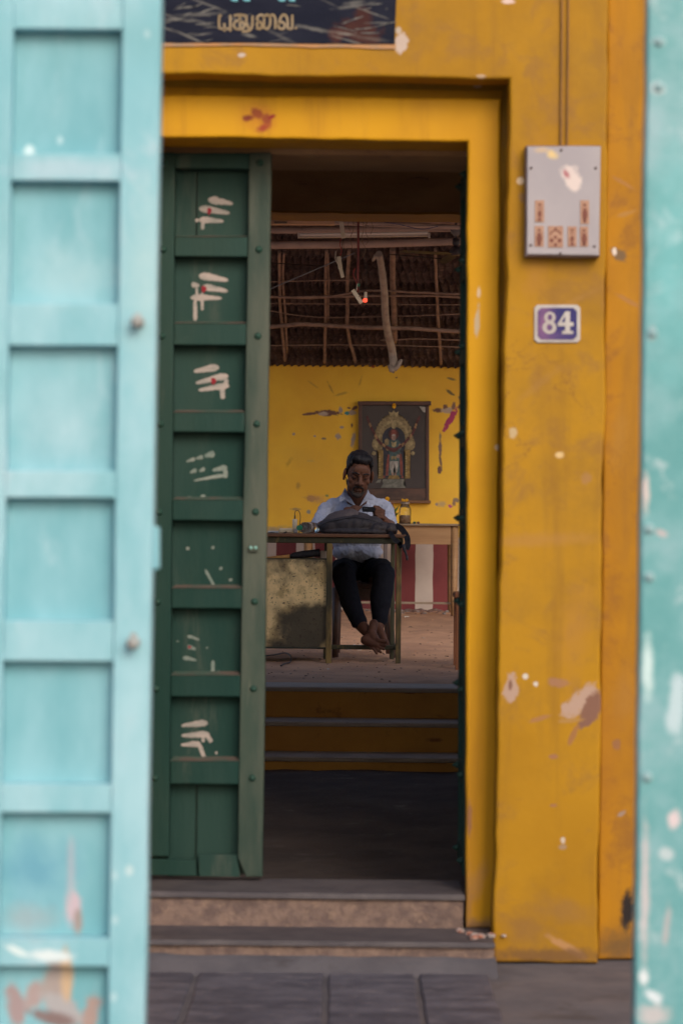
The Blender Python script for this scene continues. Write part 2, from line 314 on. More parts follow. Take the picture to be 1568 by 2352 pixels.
lo = [sp(70, 2300, 26, 40, .4, (.36,.28,.28), G_, .3), sp(125, 2265, 32, 66, .1, (.34,.29,.28), G_, .2), sp(145, 2330, 60, 26, .5, (.36,.35,.37), G_, .25), sp(110, 2345, 60, 16, .2, (.2,.14,.14), G_, .3), sp(32, 2320, 22, 60, -.2, (.32,.24,.25), G_, .25), sp(205, 2335, 22, 50, .2, (.36,.26,.24), G_, .25), sp(150, 2235, 14, 60, 0, (.5,.36,.24), G_, .3),
      sp(165, 2085, 18, 50, 0, (.50,.40,.46), G_, .25), sp(158, 2010, 9, 70, 0, (.36,.42,.48), G_, .4), sp(175, 2125, 12, 30, 0, (.3,.25,.24), G_, .3), sp(80, 2000, 70, 60, 0, (.09,.29,.42), G_, .7, .7), sp(60, 2120, 50, 30, 0, (.28,.34,.38), G_, .6, .7),
      sp(120, 2196, 46, 13, 0, (.62,.72,.76), G_, .35), sp(40, 2185, 26, 8, .4, (.6,.72,.75), G_, .3), sp(298, 1998, 9, 12, 0, (.50,.64,.68), G_, .35, .8), sp(263, 2010, 7, 10, 0, (.42,.60,.66), G_, .4, .8), sp(265, 2113, 7, 10, 0, (.42,.60,.66), G_, .4, .8), sp(262, 2290, 7, 10, 0, (.42,.60,.66), G_, .4, .8),
      sp(62, 338, 11, 13, 0, (.58,.72,.76), G_, .35), sp(134, 316, 7, 10, 0, (.46,.64,.70), G_, .4, .8), sp(338, 78, 7, 10, 0, (.46,.64,.70), G_, .4, .8), sp(318, 80, 200, 60, 0, (.15,.36,.40), G_, .8, .4),
      sp(335, 640, 40, 160, 0, (.40,.58,.62), G_, .8, .6), sp(160, 630, 70, 60, .4, (.38,.56,.62), G_, .8, .5), sp(130, 990, 90, 90, 0, (.40,.58,.66), G_, .8, .45), sp(155, 390, 130, 22, 0, (.40,.54,.64), G_, .5, .6)]
M_blue2 = mat('chipped_pale_blue_paint', (.19,.44,.52), (.32,.545,.63), .5, 3.5, .35, 50, c3=(.38,.54,.62), s3=7, t3=(.55,.70), a3=.7, stretch=(1.3,1,.6), dirt=(.14,.38,.44), dirt_dapple_s=3, spots=lo)
M_blue3 = mat('deeper_turquoise_paint', (.135,.37,.44), (.235,.48,.56), .55, 3.5, .35, 50, c3=(.38,.56,.64), s3=6, t3=(.56,.74), a3=.7, stretch=(1.3,1,.5), dirt=(.11,.33,.38), dirt_dapple_s=3, spots=lo)
rt = [sp(1552, 1620, 20, 60, .1, (.42,.56,.62), G_, .3), sp(1478, 2245, 12, 22, 0, (.62,.68,.72), G_, .3), sp(1500, 2290, 26, 16, .6, (.6,.68,.74), G_, .3), sp(1480, 2050, 8, 140, 0, (.55,.48,.50), G_, .5, .8), sp(1500, 2330, 40, 26, 0, (.45,.45,.47), G_, .4), sp(1540, 600, 40, 200, 0, (.16,.50,.54), G_, .8, .5),
      sp(1512, 200, 15, 15, 0, (.50,.58,.62), G_, .35), sp(1512, 95, 13, 11, 0, (.55,.68,.7), G_, .3), sp(1497, 765, 10, 16, 0, (.45,.42,.42), G_, .3), sp(1482, 1130, 8, 40, 0, (.58,.5,.48), G_, .4), sp(1530, 1960, 16, 14, .3, (.42,.52,.56), G_, .3), sp(1520, 1225, 14, 8, .4, (.45,.4,.42), G_, .3),
      sp(1486, 1530, 12, 60, 0, (.5,.66,.68), G_, .5), sp(1530, 2130, 8, 50, .1, (.36,.38,.40), G_, .3), sp(1545, 1880, 14, 20, 0, (.6,.52,.55), G_, .3)]
M_teal = mat('weathered_teal_paint', (.085,.29,.31), (.14,.36,.39), .5, 4, .4, 50, c3=(.40,.52,.56), s3=10, t3=(.56,.68), a3=.7, dirt=(.30,.44,.50), dirt_dapple_s=4, spots=rt)
M_rust = mat('rusty_knob_iron', (.38,.45,.46), (.26,.24,.23), .6, 30, .4, 60)
M_chalk = mat('dried_ash_paste', (.40,.33,.30), (.27,.25,.23), .95, 30, .3, 80, c3=(.10,.12,.10), s3=60, t3=(.60,.68), a3=.8, stretch=(.5,1,2))
M_chalk2 = mat('faded_ash_paste', (.24,.26,.23), (.14,.18,.16), .95, 30, .3, 80)
M_kum = mat('red_kumkum_powder', (.22,.015,.025), None, .95, bump=.2)
# ------------------------------------------------------------------ ground
def strip(name, x0, x1, y0, y1, z, m, nx, ny, amp, kind='structure', parent=None, f=(1, 1)):
    bm = bmesh.new(); g = []
    for j in range(ny+1):
        y = y0+(y1-y0)*j/ny
        g.append([bm.verts.new((x0+(x1-x0)*i/nx, y, z+(amp*(noise.noise(Vector((f[0]*(x0+(x1-x0)*i/nx)*5, f[1]*y*5, 1)))+.5*noise.noise(Vector(((x0+(x1-x0)*i/nx)*15, y*13, 4)))) if amp else 0))) for i in range(nx+1)])
    for j in range(ny):
        for i in range(nx): bm.faces.new((g[j][i], g[j][i+1], g[j+1][i+1], g[j+1][i])).smooth = True
    o = mo(name, bm, m, parent)
    if kind: o['kind'] = kind
    return o
M_far = mat('pale_dusty_ground', (.44,.38,.32), (.38,.32,.27), .9, .5, .3, 8)
strip('ground', -200, 200, -200, 200, -.15, M_far, 2, 2, 0)
yard = box('yard_pavement', -3.5, 3.5, -3, 7.6, -.13, -.004, M_joint, bev=0); yard['kind'] = 'structure'
# paving stones: joints read off the front row
rows = [(7.16, 6.22), (6.20, 5.45), (5.43, 4.7), (4.68, 4.05)]
rnd = random.Random(3)
for r, (ya, yb) in enumerate(rows):
    xs = [-1.2, -.78, P(424, 2260, 6.6).x, P(748, 2260, 6.6).x, P(971, 2260, 6.6).x, P(1157, 2260, 6.6).x] if r == 0 else [-1.1+i*.37+rnd.uniform(-.05, .05) for i in range(7)]
    for a, b in zip(xs[:-1], xs[1:]):
        g = .008
        pts = [(a+g, yb+g), (b-g, yb+g), (b-g, ya-g-rnd.uniform(0, .012)), (a+g, ya-g-rnd.uniform(0, .012))]
        pts = wavy(pts, .08, .006, seed=a*7)
        bm = bmesh.new(); z = .004+rnd.uniform(-.002, .003); prism(bm, pts, z, -.05, .005, 2, lambda p, t: (p.x, p.y, t))
        mo('paving_stone', bm, M_slab, yard)
# ------------------------------------------------------------------ the yellow building
B = empty('yellow_building', (0, DO, 0), 'bright yellow plastered building with a stepped doorway, number 84 beside it', 'building')
TOP = 3.6
xl = P(60, 1200, DO).x
def e(u, v, d): return xz(u, v, d)
a1, a2, a3, a4 = e(1397, 0, DO), e(1372, 2206, DO), e(1132, 2206, DO), e(1170, 181, DO)
zt = a4[1]
poly('outer_wall', [(-1.05, TOP), (a1[0]+.0, TOP), a1, (a2[0], .0), (a3[0], .0), (a4[0]-.001, a4[1]+.0), (xl+.06, zt+.004), (xl-.02, 0), (-1.05, 0)], DO, DB-.02, M_fac, B, bev=.009, step=.05, amp=.006, seed=2, seg=3)
poly('side_wall', [(a1[0]+.006, TOP), (3.4, TOP), (3.4, 0), (a2[0]+.006, 0)], DR, DR+.3, M_fac2, B, bev=.007, step=.06, amp=.003)
poly('side_wall', [(-3.4, TOP), (-1.0, TOP), (-1.0, 0), (-3.4, 0)], DR, DR+.3, M_fac2, B, bev=.004)
# groove between the outer wall and the band
poly('groove_wall', [(-1.0, 2.9), (.9, 2.9), (.9, 0), (a3[0]-.01, 0), (a4[0]-.01, e(1160, 200, DB)[1]), (xl, e(1160, 200, DB)[1]), (xl-.05, 0), (-1.0, 0)], DB+.045, DB+.0595, M_fac, B, bev=0)
# bright band round the opening
o1, o2 = e(1150, 226, DB), e(1137, 2130, DB); i1, i2 = e(1074, 325, DB), e(1069, 2130, DB); il = P(343, 1200, DB).x
zb = EYE-1.189
poly('door_surround', [(il-.09, o1[1]), o1, (o2[0], zb), (i2[0], zb), i1, (il, i1[1]+.004), (il-.01, zb), (il-.10, zb)], DB, DB+.0595, M_band, B, bev=.008, step=.05, amp=.004, seed=9, seg=3)
poly('door_surround', [(-1.0, 2.75), (.8, 2.75), (.8, -.05), (i2[0]+.035, -.05), (i1[0]+.035, i1[1]), (il-.02, i1[1]+.004), (il-.03, -.05), (-1.0, -.05)], DB+.06, DD-.01, M_band, B, bev=0)
# wall behind the surround, carrying the door leaves
poly('inner_wall', [(-3.4, TOP), (3.4, TOP), (3.4, -.1), (.43, -.1), (.43, i1[1]-.006), (il-.05, i1[1]-.006), (il-.05, -.1), (-3.4, -.1)], DD+.05, 8.12, M_pass, B, bev=0)
# passage
for x0, x1 in ((-1.35, -1.2), (1.2, 1.35)):
    box('passage_wall', x0, x1, 8.12, 13.05, -.1, 2.99, M_pwall, B, bev=0)
box('passage_ceiling', -1.2, 1.2, 8.12, 13.05, 2.965, 2.995, M_pwall, B, bev=0)
b0, b1 = e(620, 483, 12.4), e(1064, 487, 12.4)
sl_ = (b1[1]-b0[1])/(b1[0]-b0[0])
bz = lambda x: b0[1]+(x-b0[0])*sl_
poly('inner_beam', [(-1.2, 2.964), (1.2, 2.964), (1.2, bz(1.2)), (-1.2, bz(-1.2))], 12.4, 12.72, M_pass, B, bev=.003, step=.05, amp=.004)
poly('beam_soffit', [(-1.2, bz(-1.2)+.01), (1.2, bz(1.2)+.01), (1.2, bz(1.2)-.012), (-1.2, bz(-1.2)-.012)], 12.405, 12.74, M_beam, B, bev=.003, step=.05, amp=.005)
box('flat_roof', -3.5, 3.5, 7.2, 8.2, TOP-.1, TOP+.1, M_cem, B, bev=0)
box('flat_roof', -1.45, 1.45, 8.2, 13.08, 3.0, 3.12, M_cem, B, bev=0)
strip('passage_floor', -1.25, 1.25, 7.7, 12.25, ZP, M_earth, 50, 90, .012, parent=B, kind=None)
# door sill and the lower step: dark worn tops over pink granite
def tread(name, x0, x1, y0, y1, zt_, th, m, seed=0, amp=.004, tilt=0.0):
    pts = wavy([(x0, y0), (x1, y0), (x1, y1), (x0, y1)], .06, amp, seed)
    bm = bmesh.new(); prism(bm, pts, zt_, zt_-th, min(.008, th*.4), 3, lambda p, t: (p.x, p.y, t))
    return mo(name, bm, m, B)
sx1 = i2[0]-.004
tread('sill_slab', -.66, sx1, DB-.012, 7.77, ZS-.002, .016, M_dkst, 3, .005)
tread('sill_riser', -.66, sx1-.004, DB, 7.76, ZS-.021, .12, M_gran, 5, .006)
tread('step_slab', -.75, a3[0]-.002, 7.238, DB+.02, EYE-1.19, .014, M_dkst, 8, .006)
tread('step_riser', -.75, a3[0]-.004, 7.25, DB+.02, EYE-1.2045, .07, M_gran, 11, .006)
bm = bmesh.new(); A = []
for i in range(46):
    x = -.8+i*(a3[0]+.8)/45; n_ = .006*noise.noise(Vector((x*9, 1, 2))); A.append([bm.verts.new(c) for c in ((x, 7.262, .034+n_), (x, 7.20+n_, .026+n_), (x, 7.12+2*n_, -.006))])
for a, b in zip(A[:-1], A[1:]):
    for k in range(2): bm.faces.new((a[k], b[k], b[k+1], a[k+1])).smooth = True
mo('mortar_fillet', bm, M_joint, B)
# rubble of broken plaster in the corner of the step
rn = random.Random(5); bm = bmesh.new()
for k in range(14):
    x = rn.gauss(.40, .045); y = rn.uniform(7.3, 7.44); r = rn.uniform(.004, .013)
    ellip(bm, Vector((x, y, EYE-1.19+r*.4)), (r*1.4, r, r*.7), Matrix.Rotation(rn.random()*3, 3, 'Z'), 1)
o = mo('plaster_rubble', bm, mat('broken_brick', (.30,.12,.08), (.36,.3,.28), .9, 30, .3, 40, mixr=(.45,.55)), B); o['kind'] = 'stuff'
# stairs up from the passage to the shed: cement treads over yellow risers
def stair(y0, y1, z, zbot):
    box('stair_tread', -1.19, 1.19, y0-.012, y1, z-.022, z, M_cem, B, bev=.005)
    box('stair_riser', -1.19, 1.19, y0, y1-.01, zbot, z-.0225, M_pass2, B, bev=0)
M_pass2 = mat('ochre_riser_paint', (.58,.29,.06), (.46,.22,.05), .8, 2.5, .3, 22, c3=(.12,.04,.02), s3=7, t3=(.58,.72), a3=.7,
              spots=[sp(1268, 1625, 3, 60, 0, (.05,.02,.02), 12.44, .3), sp(945, 1588, 24, 5, 0, (.14,.03,.02), 12.71, .4), sp(995, 1585, 20, 5, 0, (.1,.03,.02), 12.71), sp(850, 1665, 18, 4, 0, (.2,.04,.02), 12.44, .5), sp(1000, 1700, 16, 5, 0, (.25,.1,.03), 12.44, .5)])
stair(DL, 13.05, EYE-.853, 0); stair(DL-.27, DL, EYE-1.0, 0); stair(DL-.56, DL-.27, EYE-1.14, 0)
# ------------------------------------------------------------------ sign painted above the door
SG = empty('painted_sign', (-.2, DO, 2.3), 'chipped black painted name board with ochre lettering above the doorway', 'sign')
ss = [sp(830, 75, 50, 26, .2, (.05,.017,.015), DO, .25), sp(835, 40, 22, 30, 0, (.045,.015,.014), DO, .25), sp(775, 82, 24, 16, 0, (.06,.02,.018), DO, .25)]
for k in range(26):
    u = rnd.choice([rnd.uniform(375, 480), rnd.uniform(380, 900), rnd.uniform(690, 900)]); v = rnd.uniform(5, 98)
    ss.append(sp(u, v, rnd.uniform(12, 42), rnd.uniform(1.5, 4.5), rnd.uniform(-.4, .5), (.22,.21,.19), DO, .5, rnd.uniform(.2, .6)))
M_sign = mat('chipped_black_paint', (.006,.008,.02), (.010,.012,.026), .6, 6, .3, 40, c3=(.2,.19,.16), s3=16, t3=(.66,.76), a3=.6, stretch=(1,1,2), spots=ss, spec=.1)
M_let = mat('ochre_letter_paint', (.22,.15,.07), (.28,.21,.13), .6, 20, .2, 40)
M_ledge = mat('flaked_plaster_edge', (.45,.22,.09), (.30,.2,.13), .8, 14, .3, 40)
upoly('board', [(150, -160), (912, -160), (906, 101), (150, 95)], DO-.008, DO+.004, M_sign, SG, bev=.001, step=.04, amp=.004, seed=4)
upoly('board_edge', [(150, 93), (908, 99), (906, 113), (640, 107), (150, 106)], DO-.005, DO+.004, M_ledge, SG, bev=.001, step=.03, amp=.006, seed=6)
def stroke(bm, uv, wd, d, th=.002, n=10, taper=None):
    pts = curve_pts([P(u, v, d) for u, v in uv], n) if len(uv) > 2 else [P(u, v, d) for u, v in uv]
    M = len(pts); L = []; R = []
    for i, p in enumerate(pts):
        t = pts[min(i+1, M-1)]-pts[max(i-1, 0)]; nn = Vector((-t.z, 0, t.x)).normalized()
        w_ = px(wd, d)/2*(taper(i/(M-1)) if taper else 1)
        L.append(p+nn*w_); R.append(p-nn*w_)
    out = L+R[::-1]
    f = [bm.verts.new((p.x, d, p.z)) for p in out]; b = [bm.verts.new((p.x, d+th, p.z)) for p in out]
    K = len(out)
    for i in range(M-1): bm.faces.new((f[i], f[i+1], f[K-2-i], f[K-1-i]))
    for i in range(K): bm.faces.new((f[i], b[i], b[(i+1) % K], f[(i+1) % K]))
LD = DO-.0105
def letters(name, strokes, wd, m, parent, d=LD):
    bm = bmesh.new()
    for s in strokes: stroke(bm, s, wd, d)
    return mo(name, bm, m, parent)
# the word, letter by letter (u, v)
pu = [[(504,34),(503,50),(504,66)], [(504,65),(514,66),(529,65)], [(529,34),(529,50),(529,72)], [(515,53),(516,64),(516,72)], [(504,36),(509,36)]]
thu = [[(537,36),(550,34),(566,36)], [(551,35),(551,48),(552,66)], [(538,52),(545,47),(556,50),(562,58),(556,66),(543,66),(537,60),(538,52)], [(566,36),(566,52),(572,66)], [(556,72),(572,70),(579,60),(580,36)]]
ai = [[(588,64),(597,66),(602,58),(597,50),(590,54),(592,64)], [(596,50),(590,42),(598,34),(606,40),(606,66)], [(606,42),(612,34),(620,40),(620,56),(614,66),(608,64)], [(618,38),(626,34),(632,42),(632,66)]]
va = [[(640,58),(646,50),(654,56),(650,66),(641,64),(640,54),(646,38),(654,34),(660,44),(660,66)], [(660,65),(671,66)], [(671,34),(671,66)]]
for s in (pu, thu, ai, va): letters('painted_letter', s, 5.2, M_let, SG)
letters('painted_letter', [[(677, 64), (682, 64)]], 5, M_let, SG)
# lower ends of the line of letters above
for uu in (532, 560, 641, 664): letters('painted_letter', [[(uu, -14), (uu+1, 1)], [(uu+1, 0), (uu+14, 0)]], 6, mat('pale_blue_letter_paint', (.12,.36,.42), None, .6, bump=0), SG)
bm = bmesh.new()
for k in range(22):
    u = rnd.choice([rnd.uniform(375, 470), rnd.uniform(380, 890), rnd.uniform(700, 880)]); v = rnd.uniform(4, 96); a = rnd.gauss(0, .22); l = rnd.uniform(14, 60)
    stroke(bm, [(u, v), (u+l*.5*math.cos(a), v+l*.5*math.sin(a)+rnd.uniform(-3, 3)), (u+l*math.cos(a), v+l*math.sin(a))], rnd.uniform(1, 3.2), DO-.0092, .0012, 5, taper=lambda t: .25+math.sin(math.pi*min(1, max(0, t))))
o = mo('white_scratches', bm, mat('scratched_whitewash', (.17,.165,.155), (.05,.05,.055), .9, 40, .1, 60), SG); o['kind'] = 'stuff'
# ------------------------------------------------------------------ meter box, cable, number plate
M_box = mat('grey_enamel', (.33,.30,.325), (.29,.265,.295), .45, 3, .15, 30, c3=(.5,.34,.2), s3=8, t3=(.72,.8), a3=.5,
            spots=[sp(1308, 400, 22, 18, .3, (.56,.47,.46), DO-.05, .3), sp(1318, 418, 20, 18, 0, (.58,.49,.47), DO-.05, .3), sp(1300, 400, 6, 11, -.5, (.34,.12,.14), DO-.05, .4), sp(1245, 345, 18, 6, 0, (.55,.38,.2), DO-.05, .5, .6), sp(1266, 355, 12, 8, .3, (.62,.45,.2), DO-.05, .5)])
MB = empty('meter_box', P(1292, 590, DO-.03), 'flat grey enamel meter box with orange stickers on the yellow pillar', 'electric box')
upoly('housing', [(1207, 334), (1377, 334), (1376, 590), (1206, 588)], DO-.045, DO+.002, mat('box_side_rust', (.16,.10,.09), (.26,.2,.2), .6, 12, .2, 40), MB, bev=.003)
upoly('cover', [(1210, 337), (1379, 336), (1375, 587), (1209, 584)], DO-.052, DO-.0455, M_box, MB, bev=.003)
M_scr = mat('tarnished_screw', (.12,.09,.09), None, .5, metal=.5, bump=0)
bm = bmesh.new(); ellip(bm, Vector((0, 0, 0)), (.0045, .003, .0045), sub=1); me = bpy.data.meshes.new('screw'); bm.to_mesh(me); bm.free()
for u, v in ((1288, 345), (1219, 386), (1367, 386), (1218, 563), (1364, 566), (1286, 582)):
    o = link('screw', me, M_scr, MB); o.location = P(u, v, DO-.053)
M_stk = mat('orange_sticker', (.38,.22,.15), (.31,.16,.105), .6, 40, 0, 40)
M_ink = mat('brown_sticker_print', (.16,.05,.035), None, .7, bump=0)
for u0, v0, u1, v1, kind in ((1228, 460, 1249, 510, 0), (1332, 460, 1352, 514, 1), (1227, 519, 1248, 566, 1), (1258, 519, 1292, 568, 2), (1303, 520, 1323, 566, 0), (1331, 520, 1350, 566, 1)):
    s = upoly('sticker', [(u0, v0), (u1, v0), (u1, v1), (u0, v1)], DO-.0545, DO-.0515, M_stk, MB, bev=0)
    bm = bmesh.new(); uc = (u0+u1)/2
    def dot(u, v, r, rz=None):
        p = P(u, v, DO-.0552); rr = px(r, DO); rz_ = px(rz or r, DO)
        q = [bm.verts.new((p.x+rr*math.cos(a), p.y, p.z+rz_*math.sin(a))) for a in [k*math.pi/6 for k in range(12)]]; bm.faces.new(q)
    if kind == 2:
        stroke(bm, [(uc-12, v0+20), (uc-8, v0+13), (uc, v0+10), (uc+8, v0+13), (uc+12, v0+20)], 3.4, DO-.0552, .0003)
        dot(uc-9, v0+33, 5); dot(uc+9, v0+33, 5); dot(uc, v1-6, 4); dot(uc, v0+6, 3); dot(uc, v0+26, 4)
    else:
        h = v1-v0
        dot(uc, v0+h*.62, 4 if kind == 0 else 6, h*.16 if kind == 0 else h*.25); dot(uc, v0+h*.2, 3.5); dot(uc, v1-h*.12, 4); stroke(bm, [(uc-5, v0+h*.36), (uc+5, v0+h*.36)], 2, DO-.0552, .0003)
    mo('print', bm, M_ink, s)
M_cab = mat('painted_over_conduit', (.26,.12,.02), (.18,.085,.02), .6, 6, .3, 40)
CB = empty('conduit_run', P(1290, 330, DO), 'pair of brown painted cables running down the wall to the meter box', 'cable')
tubeo('conduit', [P(1287+(330-v)*.008, v, DO-.006) for v in range(-300, 361, 20)], .0038, M_cab, CB)
tubeo('conduit', [P(1301+(330-v)*.010, v, DO-.005) for v in range(-300, 361, 20)], .0032, M_cab, CB)
NP = empty('number_plate', P(1278, 785, DO-.003), 'small white edged blue enamel house number plate on the pillar', 'number plate')
M_wen = mat('white_enamel', (.46,.43,.41), (.38,.34,.33), .5, 12, .1, 30, spec=.3)
M_ben = mat('blue_enamel', (.012,.010,.115), (.02,.014,.12), .45, 5, .1, 30, spec=.3, spots=[sp(1248, 745, 16, 46, 0, (.26,.11,.22), DO, .9, .75), sp(1275, 772, 30, 9, 0, (.10,.05,.18), DO, .9, .6)])
def rrect(u0, v0, u1, v1, c, notch=False):
    return [(u0+c, v0), (u1-c, v0), (u1, v0+c), (u1, v1-c), (u1-c, v1), (u0+c, v1), (u0, v1-c), (u0, v0+c)]
upoly('plate', rrect(1226, 700, 1332, 787, 7), DO-.006, DO+.001, M_wen, NP, bev=.002)
upoly('blue_field', rrect(1234, 707, 1324, 780, 8), DO-.0075, DO-.005, M_ben, NP, bev=.0005)
dd = DO-.009
def ring(bm, uc, vc, ro, rv, ri, riv, n=20):
    A = []; Bq = []
    for k in range(n):
        a = 2*math.pi*k/n
        A.append(bm.verts.new(P(uc+ro*math.cos(a), vc+rv*math.sin(a), dd))); Bq.append(bm.verts.new(P(uc+ri*math.cos(a), vc+riv*math.sin(a), dd)))
    for k in range(n): bm.faces.new((A[k], A[(k+1) % n], Bq[(k+1) % n], Bq[k]))
bm = bmesh.new(); ring(bm, 1262, 729, 13, 13, 5.5, 7); o = mo('digit', bm, M_wen, NP)
bm = bmesh.new(); ring(bm, 1261, 752, 16, 15, 6.5, 7.5); bmesh.ops.translate(bm, vec=(0, .0003, 0), verts=bm.verts); mo('digit', bm, M_wen, NP)
bm = bmesh.new()
for q in ([(1297,715),(1308,715),(1308,762),(1297,762)], [(1297,716),(1302,716),(1286,744),(1281,742)], [(1280,740),(1316,740),(1316,749),(1280,749)], [(1290,760),(1315,760),(1315,767),(1290,767)]):
    z = .0001*len(bm.verts)/4; bm.faces.new([bm.verts.new(P(u, v, dd-z)) for u, v in q])
mo('digit', bm, M_wen, NP)
# ------------------------------------------------------------------ panelled doors
def stud_mesh(name, r, n=12, k=1.0):
    bm = bmesh.new(); lathe(bm, [(r, 0), (r*.95, -r*.25*k), (r*.6, -r*.6*k), (r*.15, -r*1.05*k)], (0, 0, 0), n, 'Y')
    me = bpy.data.meshes.new(name); bmesh.ops.recalc_face_normals(bm, faces=bm.faces); bm.to_mesh(me); bm.free(); return me
def lip(name, u0, v0, u1, v1, d, m, parent, depth):      # bevelled lower lip of a recessed panel
    a, b = P(u0, v1, d), P(u1, v1, d); h = px(7, d)
    bm = bmesh.new()
    pts = [(a.x, d-.001, a.z), (b.x, d-.001, b.z), (b.x-h, d+depth, b.z+h), (a.x+h, d+depth, a.z+h)]
    f = [bm.verts.new(p) for p in pts]; g = [bm.verts.new((p[0], d+depth+.003, p[2]-.004)) for p in pts]
    bm.faces.new(f); bm.faces.new(g[::-1])
    for i in range(4): bm.faces.new((f[i], g[i], g[(i+1) % 4], f[(i+1) % 4]))
    return mo(name, bm, m, parent)
GD = empty('green_door_leaf', P(480, 2012, DD+.02), 'closed dark green panelled door leaf with ash marks on its panels', 'door')
def le(v): return 349-(v-345)*.0102+0    # left, right and panel edges lean with the camera
def re_(v): return 623-(v-345)*.0121
def pl(v): return 402-(v-390)*.0085
def pr(v): return 572-(v-390)*.0165
pan = [(387,543),(589,742),(792,946),(992,1147),(1195,1350),(1397,1550),(1600,1747),(1801,1967)]
T = .072
upoly('stile', [(le(346), 350), (pl(350), 350), (pl(1967), 1967), (le(1967), 1967)], DD, DD+T, M_gdoor, GD, bev=.003, step=.1, amp=.0015)
upoly('stile', [(pr(350), 350), (re_(350), 350), (re_(2014), 2014), (re_(2014)-38, 2014), (pr(1967), 1970)], DD-.001, DD+T, M_gworn, GD, bev=.004, step=.08, amp=.002)
tops = [350]+[b for a, b in pan]; bots = [a for a, b in pan]
for t_, b_ in zip(tops, bots):
    upoly('rail', [(pl(t_)+.5, t_), (pr(t_)-.5, t_+1), (pr(b_)-.5, b_+1), (pl(b_)+.5, b_)], DD+.001, DD+T-.002, M_gdoor, GD, bev=.004, step=.06, amp=.0015, seed=t_)
for k, (a, b) in enumerate(pan):
    if k == 7: b = 2013
    sp_ = {0: [453], 7: [452]}.get(k, [])
    xs = [pl(a)-3]+sp_+[pr(a)+3]
    for q, (x0, x1) in enumerate(zip(xs[:-1], xs[1:])):
        o_ = .026 if k < 7 else .014
        wv = (2.6 if k == 7 else 1.6)
        u0 = x0+(wv if q else 0); u1 = x1-(wv if q < len(xs)-2 else 0)
        lean = (b-a)*.012
        upoly('panel', [(u0, a-4), (u1, a-4), (u1-lean+(0 if q < len(xs)-2 else 0), b+(3 if k < 7 else 0)), (u0-lean, b+(3 if k < 7 else 0))], DD+.050, DD+T-.006, M_gdoor, GD, bev=.001, step=.06, amp=.001, seed=k)
    if k < 7: lip('panel_lip', pl(b)-.5, a, pr(b)+.5, b+1, DD, M_gedge, GD, .050)
upoly('bottom_rail', [(le(1985)+1, 1972), (449, 1976), (452, 2012), (le(2012)+2, 2010)], DD+.008, DD+.024, M_gdoor, GD, bev=.002)
upoly('bottom_rail', [(456, 1962), (546, 1964), (551, 2014), (457, 2013)], DD+.010, DD+.025, M_gdoor, GD, bev=.002)
upoly('backing', [(le(350), 352), (re_(350)-8, 352), (re_(2000)-8, 2008), (le(2000), 2008)], DD+.067, DD+.075, M_gdark, GD, bev=0)
sm = stud_mesh('stud', px(8.5, DD)); M_st = M_gdark
for v in (374, 573, 772, 974, 1176, 1382, 1582, 1787):
    for u in (378-(v-374)*.0155, 597-(v-374)*.0125):
        o = link('stud', sm, M_st, GD); o.location = P(u, v, DD-.0005)
hp = box('hasp', P(571, 1258, DD).x, P(592, 1258, DD).x, DD-.012, DD, P(580, 1268, DD).z, P(580, 1252, DD).z, M_gworn, GD, bev=.003)
bm = bmesh.new()
for u in (576, 587): ellip(bm, P(u, 1258, DD-.014), (.005, .005, .005))
mo('hasp_rivets', bm, mat('bright_turquoise_iron', (.25,.5,.46), None, .4, bump=0), hp, True)
# ash paste marks with a red dot
def smear(bm, uv, wd, d, seed, tap):
    pts = curve_pts([P(u, v, d) for u, v in uv], 9); M = len(pts); L = []; R_ = []
    for i, p in enumerate(pts):
        t = pts[min(i+1, M-1)]-pts[max(i-1, 0)]; nn = Vector((-t.z, 0, t.x)).normalized(); f = i/(M-1)
        w_ = px(wd, d)/2*(math.sin(math.pi*min(1, (f*3.2+.12)/2)) if f < .28 else 1)*(1-tap*max(0, f-.2))*(1 if f < .9 else math.sqrt(max(.05, (1-f)/.1)))
        L.append(p+nn*w_*(1+.35*noise.noise(Vector((i*.8, seed, 1))))); R_.append(p-nn*w_*(1+.35*noise.noise(Vector((i*.8, seed, 5)))))
    out = L+R_[::-1]; f_ = [bm.verts.new((p.x, d, p.z)) for p in out]; b_ = [bm.verts.new((p.x, d+.0018, p.z)) for p in out]; K = len(out)
    for i in range(M-1): bm.faces.new((f_[i], f_[i+1], f_[K-2-i], f_[K-1-i]))
    for i in range(K): bm.faces.new((f_[i], b_[i], b_[(i+1) % K], f_[(i+1) % K]))
def mark(strokes, m, dots=(), drips=(), d=DD+.0502):
    for i, (u0, v0, u1, v1, wd) in enumerate(strokes+drips):
        bm = bmesh.new()
        if i < len(strokes): smear(bm, [(u0, v0), ((u0*2+u1)/3, (v0*2+v1)/3-1.2), ((u0+u1*2)/3, (v0+2*v1)/3-.5), (u1, v1)], wd*.92, d-.0008-.0003*i, u0, .78)
        else: smear(bm, [(u0, v0), ((u0+u1)/2, (v0+v1)/2), (u1, v1)], wd, d-.0006-.00012*i, u0, .2)
        o = mo('ash_smear', bm, m, GD)
    for (u, v, ru, rv) in dots:
        b2 = bmesh.new(); p = P(u, v, d-.0032); b2.faces.new([b2.verts.new((p.x+px(ru, d)*math.cos(k*math.pi/5)*(1+.2*math.cos(k*3)), p.y, p.z+px(rv, d)*math.sin(k*math.pi/5)*(1+.25*math.sin(k*2)))) for k in range(10)])
        mo('red_dot', b2, M_kum, GD)
c1 = lambda x, y, y0: (540/1.5944+x/4.687, y0/1.5944+y/4.687)
def cs(L, y0): return [(*c1(a, b, y0), *c1(c, d_, y0), w_/4.687) for a, b, c, d_, w_ in L]
